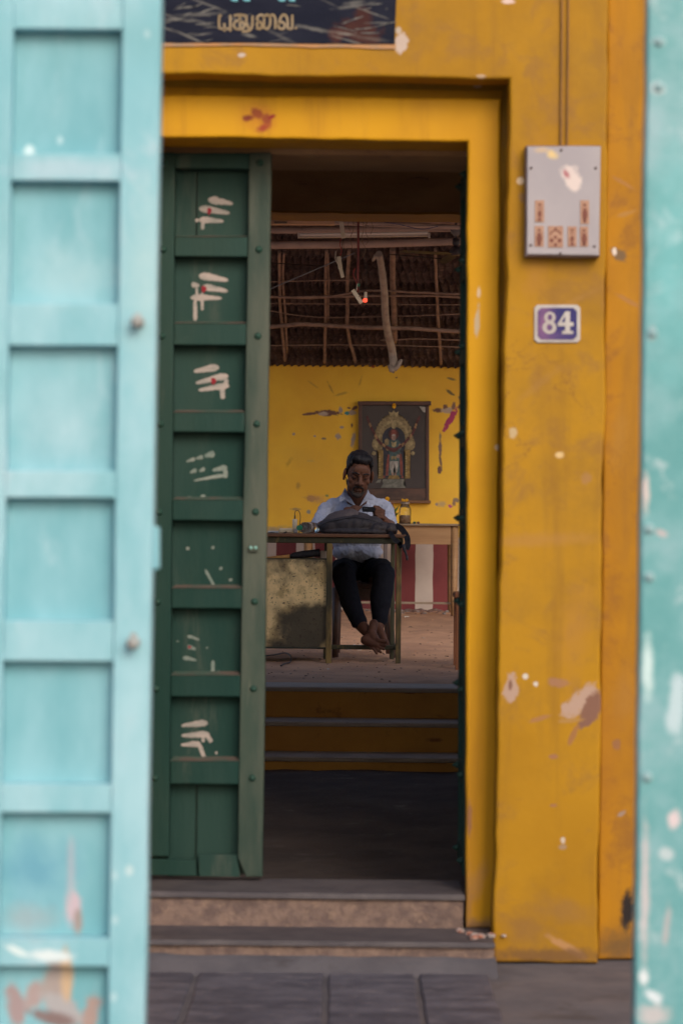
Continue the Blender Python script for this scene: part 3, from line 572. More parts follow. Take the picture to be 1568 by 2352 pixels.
mark(cs([(655,680,920,725,95), (555,775,885,825,90), (555,900,820,912,80)], 500), M_chalk, [(*c1(668,800,500), 5, 8)], cs([(600,920,592,1000,40), (515,902,550,902,40)], 500))
mark(cs([(555,1500,870,1548,95), (590,1620,865,1665,85), (465,1735,800,1742,80), (475,1600,560,1605,70)], 500), M_chalk, [(*c1(608,1640,500), 6, 8)], cs([(515,1760,515,1985,44), (590,1680,590,1870,36), (530,1620,535,1740,26)], 500))
mark(cs([(770,280,500,325,90), (870,370,520,450,85), (880,480,550,525,80)], 1250), M_chalk, [(*c1(712,425,1250), 6, 8)], cs([(805,500,810,620,52), (850,400,840,490,50)], 1250))
mark(cs([(725,1215,615,1235,80), (860,1360,700,1390,70), (860,1440,500,1500,45), (600,1250,525,1262,50), (515,1270,420,1295,46), (620,1375,560,1400,50), (530,1390,460,1415,52)], 1250), M_chalk2, [], cs([(840,1380,840,1470,50), (600,1650,600,1700,50), (430,1680,500,1690,30)], 1250))
mark(cs([(430,970,560,1010,40), (430,1085,520,1110,60), (380,1205,530,1230,50)], 2000), M_chalk2, [(*c1(455,1085,2000), 4, 3)], cs([(705,1230,705,1390,40), (765,1340,768,1390,36), (620,250,720,430,30), (430,10,440,40,36), (690,20,720,10,30), (780,230,800,250,36), (890,350,900,375,36), (325,1020,325,1030,28), (640,1090,645,1100,26)], 2000))
mark(cs([(650,1905,365,1935,80), (670,2030,365,2040,85), (575,2135,360,2140,75)], 2000), M_chalk, [], cs([(555,2130,620,2300,46), (650,2050,690,2110,50), (600,2060,600,2110,36), (740,2210,742,2240,26)], 2000))
# right leaf, folded back into the passage: seen on its edge
GE = empty('open_green_door_leaf', (.37, 7.9, ZS), 'dark green door leaf folded open edge-on inside the right jamb', 'door')
for (z0, z1, th) in ((ZS+.012, i1[1]-.03, 0),):
    xt = P(1062, 800, 7.9).x
    pts = [(.359, z1), (.400, z1), (.412, z0), (.371, z0)]
    poly('stile', pts, DD+.07, DD+.125, M_gdoor, GE, bev=.003)
    poly('stile', pts, DD+.37, DD+.43, M_gdoor, GE, bev=.003)
    bm = bmesh.new()
    poly('panel', [(.371, z1-.06), (.392, z1-.06), (.402, z0+.05), (.383, z0+.05)], DD+.120, DD+.375, M_gdoor, GE, bev=0)
    for k in range(9):
        z = z0+(z1-z0-.07)*k/8; xx = .371-.012*k/8
        box('rail', xx+.0015, xx+.036, DD+.1255, DD+.3695, z, z+.07, M_gdoor, GE, bev=.003)
sm2 = sm.copy()
for v in (400, 598, 795, 994, 1190, 1388, 1583, 1779, 1976):
    for y in (DD+.095, DD+.40):
        o = link('stud', sm2, M_st, GE); z = P(1055, v, DD+.1).z
        o.location = (.3585+(.371-.359)*(z1-z)/(z1-z0)-.001, y, z); o.rotation_euler = (0, 0, -math.pi/2); o.scale = (1, 1.5, 1)
# pale blue gate leaf in front
def gate(name, loc, label, d, lf, rf, pL, pR, pans, vtop, vbot, m1, m2, depth, T):
    g = empty(name, loc, label, 'door')
    upoly('stile', [(lf(vtop), vtop), (pL(vtop), vtop), (pL(vbot), vbot), (lf(vbot), vbot)], d, d+T, m2, g, bev=.003, step=.1, amp=.001)
    upoly('stile', [(pR(vtop), vtop), (rf(vtop), vtop), (rf(vbot), vbot), (pR(vbot), vbot)], d-.0005, d+T, m2, g, bev=.003, step=.06, amp=.0012, seed=3)
    ts = [vtop]+[b for a, b in pans]; bt = [a for a, b in pans]+[vbot]
    for t_, b_ in zip(ts, bt):
        upoly('rail', [(pL(t_)+.5, t_), (pR(t_)-.5, t_+1), (pR(b_)-.5, b_+1), (pL(b_)+.5, b_)], d+.001, d+T-.002, m2, g, bev=.002, step=.05, amp=.001, seed=t_)
    for a, b in pans:
        upoly('panel', [(pL(a)-4, a-5), (pR(a)+4, a-5), (pR(b)+4, b+5), (pL(b)-4, b+5)], d+depth, d+T-.004, m1, g, bev=0)
    return g
bl = gate('pale_blue_gate_leaf', P(180, 2700, DG), 'tall pale blue panelled gate leaf standing at the left', DG, lambda v: -60-(v-66)*.014, lambda v: 371-(v-0)*.0166, lambda v: 31-(v-66)*.0165, lambda v: 281-(v-66)*.0145,
          [(-290, -5), (66, 352), (414, 697), (793, 1080), (1143, 1425), (1518, 1800), (1866, 2154), (2219, 2500), (2590, 2820)], -700, 2890, M_blue3, M_blue2, .034, .055)
for u, v in ((318, 740), (308, 1475)):
    bm = bmesh.new(); lathe(bm, [(.011, 0), (.011, -.004), (.006, -.006), (.006, -.016), (.011, -.019), (.011, -.027), (.005, -.031)], P(u, v, DG), 16, 'Y'); mo('knob', bm, M_rust, bl)
    bm = bmesh.new(); ellip(bm, P(u-1, v-10, DG), (.007, .002, .010)); mo('worn_plate', bm, M_rust, bl, True)
upoly('latch_plate', [(350, 1206), (366, 1212), (366, 1305), (350, 1312)], DG+.012, DG+.03, M_blue, bl, bev=.004)
tl = empty('teal_gate_leaf', P(1530, 2700, DG), 'weathered teal gate leaf with white chips and bolts at the right edge', 'door')
tf = lambda v: 1487-v*.0130
upoly('stile', [(tf(-700), -700), (1640, -700), (1600, 2890), (tf(2890), 2890)], DG, DG+.045, M_teal, tl, bev=.004, step=.03, amp=.0022, seed=8, seg=2)
upoly('panel_board', [(1636, -690), (1900, -690), (1860, 2880), (1596, 2880)], DG+.02, DG+.04, M_teal, tl, bev=0)
upoly('stile', [(1880, -700), (1970, -700), (1940, 2890), (1850, 2890)], DG, DG+.045, M_teal, tl, bev=.004)
bmm = bmesh.new(); lathe(bmm, [(.009, 0), (.008, -.003), (.004, -.005), (.0015, -.0055)], (0, 0, 0), 12, 'Y'); bme = bpy.data.meshes.new('bolt'); bmm.to_mesh(bme); bmm.free()
M_bolt = mat('white_flecked_bolt', (.28,.42,.45), (.22,.36,.39), .6, 60, .2, 60)
for u, v in ((1512, 95), (1512, 200), (1497, 765), (1490, 1215), (1490, 1325), (1485, 1785)):
    o = link('bolt', bme, M_bolt, tl); o.location = P(u, v, DG-.001)
# ------------------------------------------------------------------ shed: sand floor, back wall, thatch
def sandz(x, y): return ZF+.010*noise.noise(Vector((x*2.2, y*1.6, 7)))+.009*noise.noise(Vector((x*7, y*3.2, 2)))+.004*noise.noise(Vector((x*19, y*9, 5)))
bm = bmesh.new(); g = []
ys = [13.02+i*.045 for i in range(90)]+[17.07+i*.09 for i in range(69)]; xsn = [-1.3+i*.03 for i in range(88)]
xsn = [-9, -4.5, -2.2]+xsn+[2.2, 4.5, 9]
for y in ys: g.append([bm.verts.new((x, y, sandz(x, y)-(.0 if y > 13.2 else (13.2-y)*.06))) for x in xsn])
for a, b in zip(g[:-1], g[1:]):
    for i in range(len(xsn)-1): bm.faces.new((a[i], a[i+1], b[i+1], b[i])).smooth = True
o = mo('sand_floor', bm, M_sand); o['kind'] = 'structure'
box('sand_bed', -9, 9, 13.06, 23.6, -.14, ZF-.04, M_sand, bev=0)['kind'] = 'structure'
BW = empty('back_wall', (0, DW, ZF), 'chrome yellow wall with peeling patches and a maroon and white striped base', 'wall')
zt_ = P(784, 836, DW).z; tanr = .0
zl, zr = P(604, 833, DW), P(1062, 838, DW); ks = (zr.z-zl.z)/(zr.x-zl.x)
zk = lambda x: zl.z+(x-zl.x)*ks
poly('painted_wall', [(-4, zk(-4)), (4, zk(4)), (4, P(784, 1232, DW).z), (-4, P(784, 1232, DW).z)], DW, DW+.25, M_wall, BW, bev=0)
bnds = [(-300, 0), (430, 1), (476, 0), (518, 1), (560, 0), (596, 1), (634, 0), (680, 1), (722, 0), (770, 1), (812, 0), (862, 1), (904, 0), (953, 1), (993.5, 0), (1038, 1), (1080, 0), (1126, 1), (1168, 0), (1900, 0)]
zb0, zb1 = ZF-.03, P(784, 1232, DW).z-.001
for (u, k), (u2, _) in zip(bnds[:-1], bnds[1:]):
    x0, x1 = P(u, 1320, DW).x, P(u2, 1320, DW).x
    if not k: x0 -= .025; x1 += .025
    poly('painted_stripe', [(x0, zb1), (x1, zb1), (x1, zb0), (x0, zb0)], DW-.004-(.002 if k else .0004*((int(u)//7) % 3)), DW+.2, M_whi if k else M_mar, BW, bev=0, step=.05, amp=.005, seed=u)
# small ridge of rubble and dust along the wall foot
bm = bmesh.new(); r7 = random.Random(11)
for k in range(170):
    x = r7.uniform(-.9, 1.35); y = 22.95-abs(r7.gauss(0, .35)); r = r7.uniform(.006, .022)*(1.6 if x > .5 and r7.random() < .3 else 1)
    ellip(bm, Vector((x, y, ZF+r*.3)), (r*r7.uniform(1, 2), r*r7.uniform(.7, 1.5), r*.6), Matrix.Rotation(r7.random()*3, 3, 'Z'), 1)
o = mo('wall_foot_rubble', bm, mat('dusty_rubble', (.17,.10,.085), (.28,.24,.23), .95, 8, .3, 40, mixr=(.45,.6))); tag(o, 'loose rubble and dust heaped along the foot of the striped wall', 'rubble', kind='stuff')
bm = bmesh.new()
for k in range(420):
    y = r7.uniform(13.3, 20); x = r7.uniform(-.9, 1.1)*y/15; r = r7.uniform(.002, .006)
    ellip(bm, Vector((x, y, sandz(x, y)+r*.3)), (r*r7.uniform(1, 2.2), r*1.3, r*.6), Matrix.Rotation(r7.random()*3, 3, 'Z'), 1)
o = mo('pebbles', bm, mat('pale_pebbles', (.18,.10,.07), (.34,.26,.22), .95, 12, .3, 40, mixr=(.45,.6))); tag(o, 'small pebbles and crumbs scattered on the sand floor', 'pebbles', kind='stuff')
# litter one can pick out: (u, v, d, size, colour, label)
LITC = {'w': (.55,.52,.50), 'o': (.40,.20,.10), 'd': (.05,.03,.03), 'p': (.45,.28,.2)}
for (x, y, s, c, lb) in ((513, 1219, 8, 'w', 'crumpled pale paper scrap on the sand below the cabinet'), (943, 1187, 7, 'o', 'orange leaf scrap on the sand by the right desk leg'), (1395, 1132, 11, 'd', 'dark curled leaf on the sand near the right door leaf'), (1200, 1043, 9, 'd', 'dark chip lying on the open sand to the right of the desk'),
                         (1122, 908, 8, 'd', 'small dark chip in front of the wall foot rubble'), (1285, 864, 10, 'p', 'tan stone lump in the rubble below the white stripe'), (1095, 830, 14, 'w', 'crumpled clear plastic in the rubble by the right stripe'), (1160, 1092, 6, 'o', 'pale brown leaf scrap on the sand between desk and door')):
    u, v = 595.8+x*.308, 1160.3+y*.308; dd_ = (EYE-ZF)*F/(v-1176+.01*(u-784)*-1)
    p = P(u, v, dd_); r = px(s*.308, dd_)*1.0
    bm = bmesh.new()
    for k in range(5): ellip(bm, Vector((r7.uniform(-r, r), r7.uniform(-r, r), r*.3)), (r*.7, r*.9, r*.22), Matrix.Rotation(r7.uniform(-.7, .7), 3, 'X') @ Matrix.Rotation(r7.random()*3, 3, 'Z'), 1)
    o = mo('litter', bm, mat('litter_'+c+str(x), LITC[c], None, .7, bump=.2), None, False); o.location = (p.x, p.y, sandz(p.x, p.y)); tag(o, lb, 'litter', 'litter on the sand')
# crumpled white cloth behind the footrest
bm = bmesh.new(); dd_ = 15.9; p = P(816, 1480, 16.4)
for k in range(9): ellip(bm, Vector((p.x+r7.uniform(-.035, .035), 16.4+r7.uniform(-.03, .03), sandz(p.x, 16.4)+.012)), (.025, .02, .018), Matrix.Rotation(r7.random(), 3, 'X'), 2)
o = mo('cloth_scrap', bm, mat('white_cloth_scrap', (.7,.66,.64), None, .8, bump=.3)); tag(o, 'crumpled white cloth scrap on the sand behind the bare feet', 'cloth')
# thatch roof
TH = empty('thatched_roof', (0, 21, 3.2), 'dark woven palm leaf roof on bamboo poles seen from below', 'roof')
M_th = mat('dry_palm_thatch', (.24,.175,.18), (.15,.115,.125), .95, 5, .9, 30, c3=(.5,.37,.32), s3=12, t3=(.55,.68), a3=.6, stretch=(.6,2,5), bdist=.02)
M_th2 = mat('darker_palm_thatch', (.15,.105,.115), (.085,.065,.075), .95, 5, .9, 30, c3=(.4,.28,.25), s3=12, t3=(.56,.68), a3=.5, stretch=(.6,2,5), bdist=.02)
M_bam = mat('smoked_bamboo', (.33,.225,.19), (.22,.15,.13), .75, 6, .4, 30, c3=(.06,.04,.035), s3=9, t3=(.62,.74), a3=.7, stretch=(2,2,2))
M_palebam = mat('pale_bamboo', (.46,.35,.32), (.36,.27,.25), .7, 4, .4, 30, c3=(.12,.08,.07), s3=9, t3=(.62,.74), a3=.6)
M_grlog = mat('grey_stripped_log', (.42,.37,.35), (.30,.26,.25), .8, 4, .7, 26, c3=(.12,.09,.08), s3=10, t3=(.6,.72), a3=.6, stretch=(2,2,.6))
YW, ZW, YR, ZR = 23.16, zt_-.02, 20.7, P(784, 500, 20.7).z
sl2 = (ZR-ZW)/(YR-YW)
def roofz(y): return ZW+(y-YW)*sl2
def onroof(u, v, off=0.0):          # point where the sight line meets the back slope of the roof
    q = P(u, v, 1.0); kz = (q.z-EYE)
    d = (ZW-YW*sl2-EYE+off)/(kz-sl2)
    return Vector((q.x*d, d, EYE+kz*d))
# mats of woven leaves, lapped like tiles, with ragged lower hems
nrow = 15
for r in range(nrow):
    t0 = r/nrow; y0 = YW+.35-(YW+.35-YR)*t0; y1 = y0-(YW+.35-YR)/nrow*1.5
    for c in range(3):
        xa = -1.9+c*1.3+r7.uniform(-.1, .1); xb = xa+1.38
        bm = bmesh.new(); n = 44; lo_, hi_, lo2, hi2 = [], [], [], []
        for i in range(n+1):
            x = xa+(xb-xa)*i/n
            j = .045*noise.noise(Vector((x*2, r, 1)))+(.050 if i % 2 else -.016)+r7.uniform(-.006, .006)
            if r < 3: j *= .25
            sag = .02*noise.noise(Vector((x*1.5, r*3, 9)))
            yl = y0+j; yh = y1
            lo_.append(bm.verts.new((x, yl, roofz(yl)-.03+sag))); hi_.append(bm.verts.new((x+.01*(-1)**i, yh, roofz(yh)+.012)))
            ym = (yl*2+yh)/3; lo2.append(bm.verts.new((x+(.018 if i % 2 else -.018), ym, roofz(ym)-.02+sag-.01+(.03 if i % 2 else -.012))))
        for i in range(n): bm.faces.new((lo_[i], lo_[i+1], lo2[i+1], lo2[i])); bm.faces.new((lo2[i], lo2[i+1], hi_[i+1], hi_[i]))
        ret = bmesh.ops.solidify(bm, geom=bm.faces[:], thickness=.006)
        mo('palm_mat', bm, M_th if (r+c) % 2 else M_th2, TH)
# backing layers keep daylight out
bm = bmesh.new()
def sheet(bm, x0, x1, ya, za, yb, zb_, th):
    v_ = [bm.verts.new(c) for c in ((x0,ya,za),(x1,ya,za),(x1,yb,zb_),(x0,yb,zb_),(x0,ya,za+th),(x1,ya,za+th),(x1,yb,zb_+th),(x0,yb,zb_+th))]
    for q in ((0,1,2,3),(4,5,6,7),(0,1,5,4),(1,2,6,5),(2,3,7,6),(3,0,4,7)): bm.faces.new([v_[i] for i in q])
sheet(bm, -2.6, 2.6, YW+.7, roofz(YW+.7)+.03, YR, ZR+.03, .06)
mo('thatch_back_slope', bm, M_th, TH)
bm = bmesh.new(); sheet(bm, -2.6, 2.6, YR, ZR+.03, 15.5, ZR-.26, .06); mo('thatch_front_slope', bm, M_th, TH)  # unseen front slope, its edge set to half shade the man
q1 = lambda x, y: (595.8+x*.308, 470.4+y*.308)
def pole(name, pts, w_, m, off=-.05, wf=None, d=None):
    P3 = [onroof(*q1(x, y), off) if d is None else P(*q1(x, y), d) for x, y in pts]
    P3 = curve_pts(P3, 5) if len(P3) > 2 else [P3[0].lerp(P3[1], t/8) for t in range(9)]
    n = len(P3); rs_ = []
    for i in range(n):
        t = i/(n-1); ww = w_ if wf is None else w_+(wf-w_)*t
        rs_.append(px(ww*.308/2, P3[i].y)*(1+.10*noise.noise(Vector((i*.9, w_, 1)))))
        P3[i] = P3[i]+Vector((.004*noise.noise(Vector((i*.7, w_, 3))), 0, .004*noise.noise(Vector((i*.7, w_, 8)))))
    return tubeo(name, P3, rs_, m, TH)
pole('rafter', [(148,350),(150,520),(155,760),(178,1010),(190,1160)], 24, M_bam)
pole('rafter', [(182,360),(175,560),(192,800),(205,1100)], 18, M_bam)
pole('rafter', [(500,340),(492,560),(495,800),(488,1000),(486,1175)], 24, M_bam)
pole('rafter', [(510,360),(516,600),(512,860)], 14, M_bam)
pole('rafter', [(668,340),(655,560),(655,760),(652,890)], 28, M_bam)
pole('rafter', [(655,900),(672,1020),(700,1110),(712,1170)], 26, M_bam)
pole('rafter', [(990,330),(992,560),(1003,820),(1004,1020)], 44, M_bam)
pole('rafter', [(1308,330),(1316,560),(1330,860),(1352,1185)], 24, M_bam)
pole('rafter', [(1000,900),(1003,1190)], 30, M_bam)
for i, xx in enumerate((-260, -90, 1600, 1800)): pole('rafter', [(xx,340),(xx+8,1180)], 26, M_bam)
pole('purlin', [(-400,655),(200,690),(480,690),(800,640),(1100,650),(1500,665),(1900,660)], 17, M_bam, -.11)
pole('purlin', [(-400,680),(100,690),(500,685),(830,680),(1250,678),(1520,690),(1900,700)], 18, M_bam, -.11)
pole('purlin', [(-400,900),(75,908),(300,890),(520,900),(800,915),(1100,920),(1340,935),(1520,945),(1900,950)], 32, M_bam, -.11)
pole('purlin', [(75,575),(400,565),(760,560)], 9, M_bam, -.08)
pole('purlin', [(900,1010),(1200,1000),(1500,1010)], 10, M_bam, -.06)
pole('lath', [(75,735),(600,740),(1500,745)], 8, M_bam, -.06)
pole('lath', [(75,790),(500,840),(1500,815)], 8, M_bam, -.06)
pole('lath', [(75,1050),(700,1045),(1500,1060)], 8, M_bam, -.06)
pole('tie_beam', [(-500,295),(300,300),(900,290),(1500,272),(2000,265)], 58, M_palebam, d=19.8)
pole('tie_beam', [(-500,188),(300,190),(900,182),(1500,176),(2000,170)], 48, M_palebam, d=19.4)
pole('tie_beam', [(-500,120),(200,130),(700,138),(1500,168)], 36, M_palebam, d=18.6)
pole('ridge_pole', [(-500,60),(700,90),(1500,130),(2000,140)], 40, M_bam, d=20.2)
# the stripped log hanging off the roof with its forked foot
LG = empty('forked_log', P(1036*.308+595.8, 848, 22.4), 'pale crooked log hanging from the roof, forked foot over the yellow wall', 'log')
lp = [P(*q1(x, y), min(22.4, onroof(*q1(x, y), -.22).y)) for x, y in [(890,365),(910,480),(930,650),(938,820),(955,950),(985,1080),(1000,1190),(1002,1222)]]
lp = curve_pts(lp, 6)
tubeo('trunk', lp, [px((48+16*i/len(lp))*.154*(1+.08*noise.noise(Vector((i*.5, 1, 1)))), 22.4) for i in range(len(lp))], M_grlog, LG, n=12)
tubeo('stub', [onroof(*q1(x, y), -.22) for x, y in [(895,390),(865,380),(845,415)]], [px(6, 22.4), px(5, 22.4), px(3, 22.4)], M_grlog, LG)
tubeo('branch', curve_pts([P(*q1(x, y), 22.38) for x, y in [(1000,1225),(1030,1200),(1048,1170),(1060,1155)]], 4), [px(k, 22.4) for k in [7,7,6.5,6,6,5.5,5,5,4.5,4,3.5,3,2.5]], M_grlog, LG)
tubeo('branch', [P(*q1(x, y), 22.38) for x, y in [(968,1190),(985,1226),(1006,1228)]], [px(5, 22.4), px(8, 22.4), px(9, 22.4)], M_grlog, LG)
# tube light and fittings under the roof
M_tubew = mat('dusty_white_batten', (.50,.44,.42), (.42,.37,.35), .5, 5, .1, 30)
M_plas = mat('yellowed_white_plastic', (.58,.52,.44), (.48,.42,.36), .5, 6, .1, 30)
TL = empty('tube_light', P(*q1(780, 240), 19.0), 'long white tube light batten slung under the pale roof poles', 'tube light')
def bar(name, a, b, d, wpx, m, parent, dep=.03):
    A, Bv = P(*q1(*a), d), P(*q1(*b), d); t = (Bv-A).normalized(); n_ = Vector((-t.z, 0, t.x))*px(wpx*.308/2, d)
    return poly(name, [((A+n_).x, (A+n_).z), ((Bv+n_).x, (Bv+n_).z), ((Bv-n_).x, (Bv-n_).z), ((A-n_).x, (A-n_).z)], d, d+dep, m, parent, bev=.003)
bar('batten', (285, 232), (1270, 220), 19.0, 26, M_tubew, TL, .05)
bm = bmesh.new(); tube(bm, [P(*q1(300, 222), 18.97), P(*q1(1255, 209), 18.97)], .011, 10); mo('lamp_tube', bm, mat('unlit_milky_tube', (.68,.63,.62), None, .25, bump=0), TL, True)
for x in (292, 1264): bar('end_cap', (x-8, 228), (x+8, 227), 18.965, 38, M_tubew, TL, .04)
T2 = empty('tube_light', P(*q1(380, 130), 18.4), 'shorter orange tinted batten on the upper roof pole at the left', 'tube light')
bar('batten', (60, 132), (560, 134), 18.4, 30, mat('orange_tinted_batten', (.55,.34,.22), (.48,.30,.2), .5, 4, .1, 30), T2, .05)
bar('end_cap', (110, 130), (205, 131), 18.37, 14, mat('dark_end_clip', (.12,.09,.08), None, .5, bump=0), T2, .02)
M_red = mat('red_wire', (.30,.03,.03), (.2,.02,.02), .5, 20, 0, 20); M_blk = mat('black_cable', (.02,.018,.02), None, .5, bump=0)
M_twine = mat('old_twine', (.22,.16,.12), None, .9, bump=0)
def wire(name, pts, wpx, m, parent, d):
    c = curve_pts([P(*q1(x, y), d) for x, y in pts], 5) if len(pts) > 2 else [P(*q1(x, y), d) for x, y in pts]
    return tubeo(name, c, px(wpx*.308/2, d), m, parent, n=6)
H1 = empty('hanging_lamp_holder', P(*q1(605, 540), 18.0), 'white plastic lamp holder hanging on red wires, left of the red bulb', 'lamp holder')
bar('holder_top', (603, 80), (626, 247), 18.0, 31, M_plas, H1, .03); bar('holder_body', (590, 385), (603, 475), 17.98, 32, M_plas, H1, .03); bar('holder_body', (600, 462), (622, 540), 17.99, 25, M_plas, H1, .03)
wire('wire', [(608,245),(600,300),(612,340),(600,385)], 7, M_red, H1, 18.02); wire('wire', [(622,245),(614,320),(608,390)], 5, M_blk, H1, 18.03); wire('flex', [(568,345),(566,400),(585,445),(600,470)], 6, M_plas, H1, 17.97); wire('flex', [(552,92),(570,120),(598,130)], 5, M_plas, H1, 17.97)
wire('wire', [(630,250),(622,400),(628,470),(618,520)], 3, M_blk, H1, 18.03)
H2 = empty('hanging_light_fitting', P(*q1(735, 740), 17.6), 'slanting white fitting hanging on a dark rod beside a glowing red bulb', 'light fitting')
wire('rod', [(735,60),(736,330),(732,560),(734,650)], 20, mat('dark_red_flex', (.085,.02,.022), (.16,.02,.02), .6, 14, 0, 20), H2, 17.65)
bar('fitting', (694, 634), (762, 732), 17.6, 31, M_plas, H2, .03); wire('wire', [(712,470),(700,520),(722,580),(728,640)], 7, M_red, H2, 17.6); wire('flex', [(728,590),(722,640)], 8, M_plas, H2, 17.58)
bar('green_tape', (736, 588), (736, 606), 17.6, 22, mat('green_tape', (.02,.16,.09), None, .6, bump=0), H2, .02); wire('wire', [(748,550),(750,620),(742,690)], 4, M_blk, H2, 17.6)
H3 = empty('red_bulb', P(*q1(787, 730), 17.6), 'small glowing red bulb in a pale holder', 'bulb')
m = bpy.data.materials.new('glowing_red'); m.use_nodes = True; b_ = m.node_tree.nodes['Principled BSDF']; b_.inputs['Base Color'].default_value = (.8,.1,.05,1); b_.inputs['Emission Color'].default_value = (1,.09,.045,1); b_.inputs['Emission Strength'].default_value = 1.15
bm = bmesh.new(); ellip(bm, P(*q1(787, 712), 17.6), (px(5.4, 17.6),)*3, sub=3); mo('bulb', bm, m, H3, True)
bm = bmesh.new(); c_ = P(*q1(790, 698), 17.6); lathe(bm, [(.011, 0), (.012, .01), (.010, .03), (.012, .042), (.004, .046)], c_, 14); mo('holder', bm, M_plas, H3)
wire('wire', [(793,650),(800,560),(790,430),(760,330)], 3, M_blk, H3, 17.6)
# cords and cobwebby strings
CW = empty('slack_twine', P(*q1(740, 120), 18.5), 'tangle of slack twine and dry fibre hanging from the upper roof pole', 'twine')
for pts in ([(690,100),(700,180),(676,250),(690,320),(668,352)], [(760,100),(775,180),(760,260),(790,330),(772,390)], [(800,110),(790,200),(812,260),(790,300)], [(830,120),(845,170),(826,220)], [(700,95),(660,140),(675,200)], [(755,90),(800,130),(795,150)], [(690,95),(740,140),(790,100)], [(720,90),(700,130),(720,150)], [(780,80),(770,130),(810,160)]):
    wire('strand', pts, 5, M_twine, CW, 18.5)
WR = empty('straight_cable', P(*q1(400, 500), 19), 'straight pale blue grey cable slanting across the dark roof', 'cable'); wire('cable', [(-60,690),(75,630),(710,358)], 9, mat('blue_grey_cable', (.17,.18,.22), None, .5, bump=0), WR, 19.0)
W2 = empty('straight_cable', P(*q1(1200, 385), 20), 'thin black cable running right to the ceiling fan', 'cable'); wire('cable', [(970,370),(1200,388),(1420,410)], 8, M_blk, W2, 19.9)
W3 = empty('sagging_wire', P(*q1(1050, 150), 18.2), 'blue sagging wire near the top of the opening', 'wire'); wire('wire', [(850,92),(920,125),(1050,148),(1200,182),(1330,160)], 6, mat('blue_wire', (.05,.06,.16), None, .5, bump=0), W3, 18.2); wire('wire', [(780,155),(1100,158),(1500,150)], 4, M_blk, W3, 18.2)
# ceiling fans
M_fan = mat('dark_fan_enamel', (.035,.032,.045), (.05,.045,.06), .45, 8, .1, 30)
def fan(name, x, y, d, label, angs, top=True):
    f = empty(name, P(*q1(x, y), d), label, 'ceiling fan', 'ceiling fans under the thatch'); c = P(*q1(x, y), d); s = px(.308, d)
    bm = bmesh.new(); lathe(bm, [(4*s, 55*s), (30*s, 50*s), (46*s, 25*s), (48*s, 0), (44*s, -8*s), (20*s, -14*s)], c, 24); mo('motor', bm, M_fan, f)
    bm = bmesh.new(); lathe(bm, [(14*s, 50*s), (28*s, 75*s), (26*s, 110*s), (10*s, 116*s)], c, 20); mo('lower_cup', bm, M_fan, f)
    bm = bmesh.new(); lathe(bm, [(10*s, 130*s), (36*s, 150*s), (44*s, 180*s), (40*s, 186*s)], c, 20); mo('canopy', bm, mat('grey_fan_canopy', (.16,.15,.17), None, .5, bump=0), f)
    bm = bmesh.new(); tube(bm, [c+Vector((0, 0, 50*s)), c+Vector((0, 0, 290*s))], 8*s, 8); mo('rod', bm, M_fan, f)
    for a in angs:
        t = Vector((math.cos(a), math.sin(a), 0)); n_ = Vector((-t.y, t.x, .18))
        bm = bmesh.new(); v_ = []
        for r, wd in ((42*s, 14*s), (90*s, 22*s), (110*s, 40*s), (520*s, 34*s), (535*s, 26*s)):
            for sg in (-1, 1): v_.append(bm.verts.new(c+t*r+n_*wd*sg+Vector((0, 0, -4*s-r*.03))))
        for i in range(4): bm.faces.new((v_[2*i], v_[2*i+1], v_[2*i+3], v_[2*i+2]))
        bmesh.ops.solidify(bm, geom=bm.faces[:], thickness=.004); mo('blade', bm, M_fan, f)
    return f
fan('ceiling_fan', 1462, 365, 19.3, 'dark ceiling fan at the right edge of the shed opening', (math.radians(100), math.radians(220), math.radians(340)))
fan('ceiling_fan', -20, 425, 20.0, 'dark ceiling fan mostly behind the green door leaf, one blade showing', (math.radians(8), math.radians(128), math.radians(248)))
# ------------------------------------------------------------------ framed picture
q2 = lambda x, y: (595.8+x*.308, 815.4+y*.308)
q6 = lambda x, y: (784.1+x*.16, 903.1+y*.16)
DP = DW-.05
FP = empty('framed_picture', P(906, 1156, DP), 'dark framed picture of a garlanded temple deity on the yellow wall', 'picture')
M_fr = mat('dark_red_wood', (.085,.032,.028), (.055,.022,.02), .4, 8, .15, 40, spec=.5)
fr = lambda name, x0, y0, x1, y1, m=M_fr, dz=0: upoly(name, [q2(x0, y0), q2(x1, y0), q2(x1, y1), q2(x0, y1)], DP-.022-dz, DW-.005, m, FP, bev=.004)
fr('frame_stile', 738, 374, 764, 1086); fr('frame_stile', 1240, 374, 1264, 1086); fr('frame_rail', 733, 344, 1279, 374, dz=.004); fr('frame_rail', 738, 1084, 1276, 1106, mat('ochre_wood', (.17,.08,.04), None, .5, bump=0), dz=.004)
fr('base_board', 763, 994, 1241, 1085, mat('marbled_brown_board', (.10,.05,.04), (.05,.028,.028), .4, 6, .1, 30, stretch=(1,1,2.5)), dz=-.012)
M_pic = mat('dark_print_ground', (.030,.024,.032), (.05,.04,.046), .35, 2, 0, 20)
upoly('picture_ground', [q2(763, 373), q2(1241, 373), q2(1241, 995), q2(763, 995)], DP-.004, DW-.008, M_pic, FP, bev=0)
flat = {k: mat('print_'+k, c, tuple(x*.6 for x in c), .4, 40, 0, 30, mixr=(.4,.6)) for k, c in {'gold': (.26,.20,.11), 'gold_light': (.36,.29,.16), 'pillar_gold': (.26,.17,.055), 'grey': (.17,.175,.165), 'red': (.22,.05,.045), 'teal': (.05,.10,.12), 'white': (.38,.36,.36), 'flesh': (.32,.20,.18), 'plum': (.10,.02,.03), 'tan': (.34,.2,.11), 'night': (.018,.022,.05)}.items()}
lay = [0]
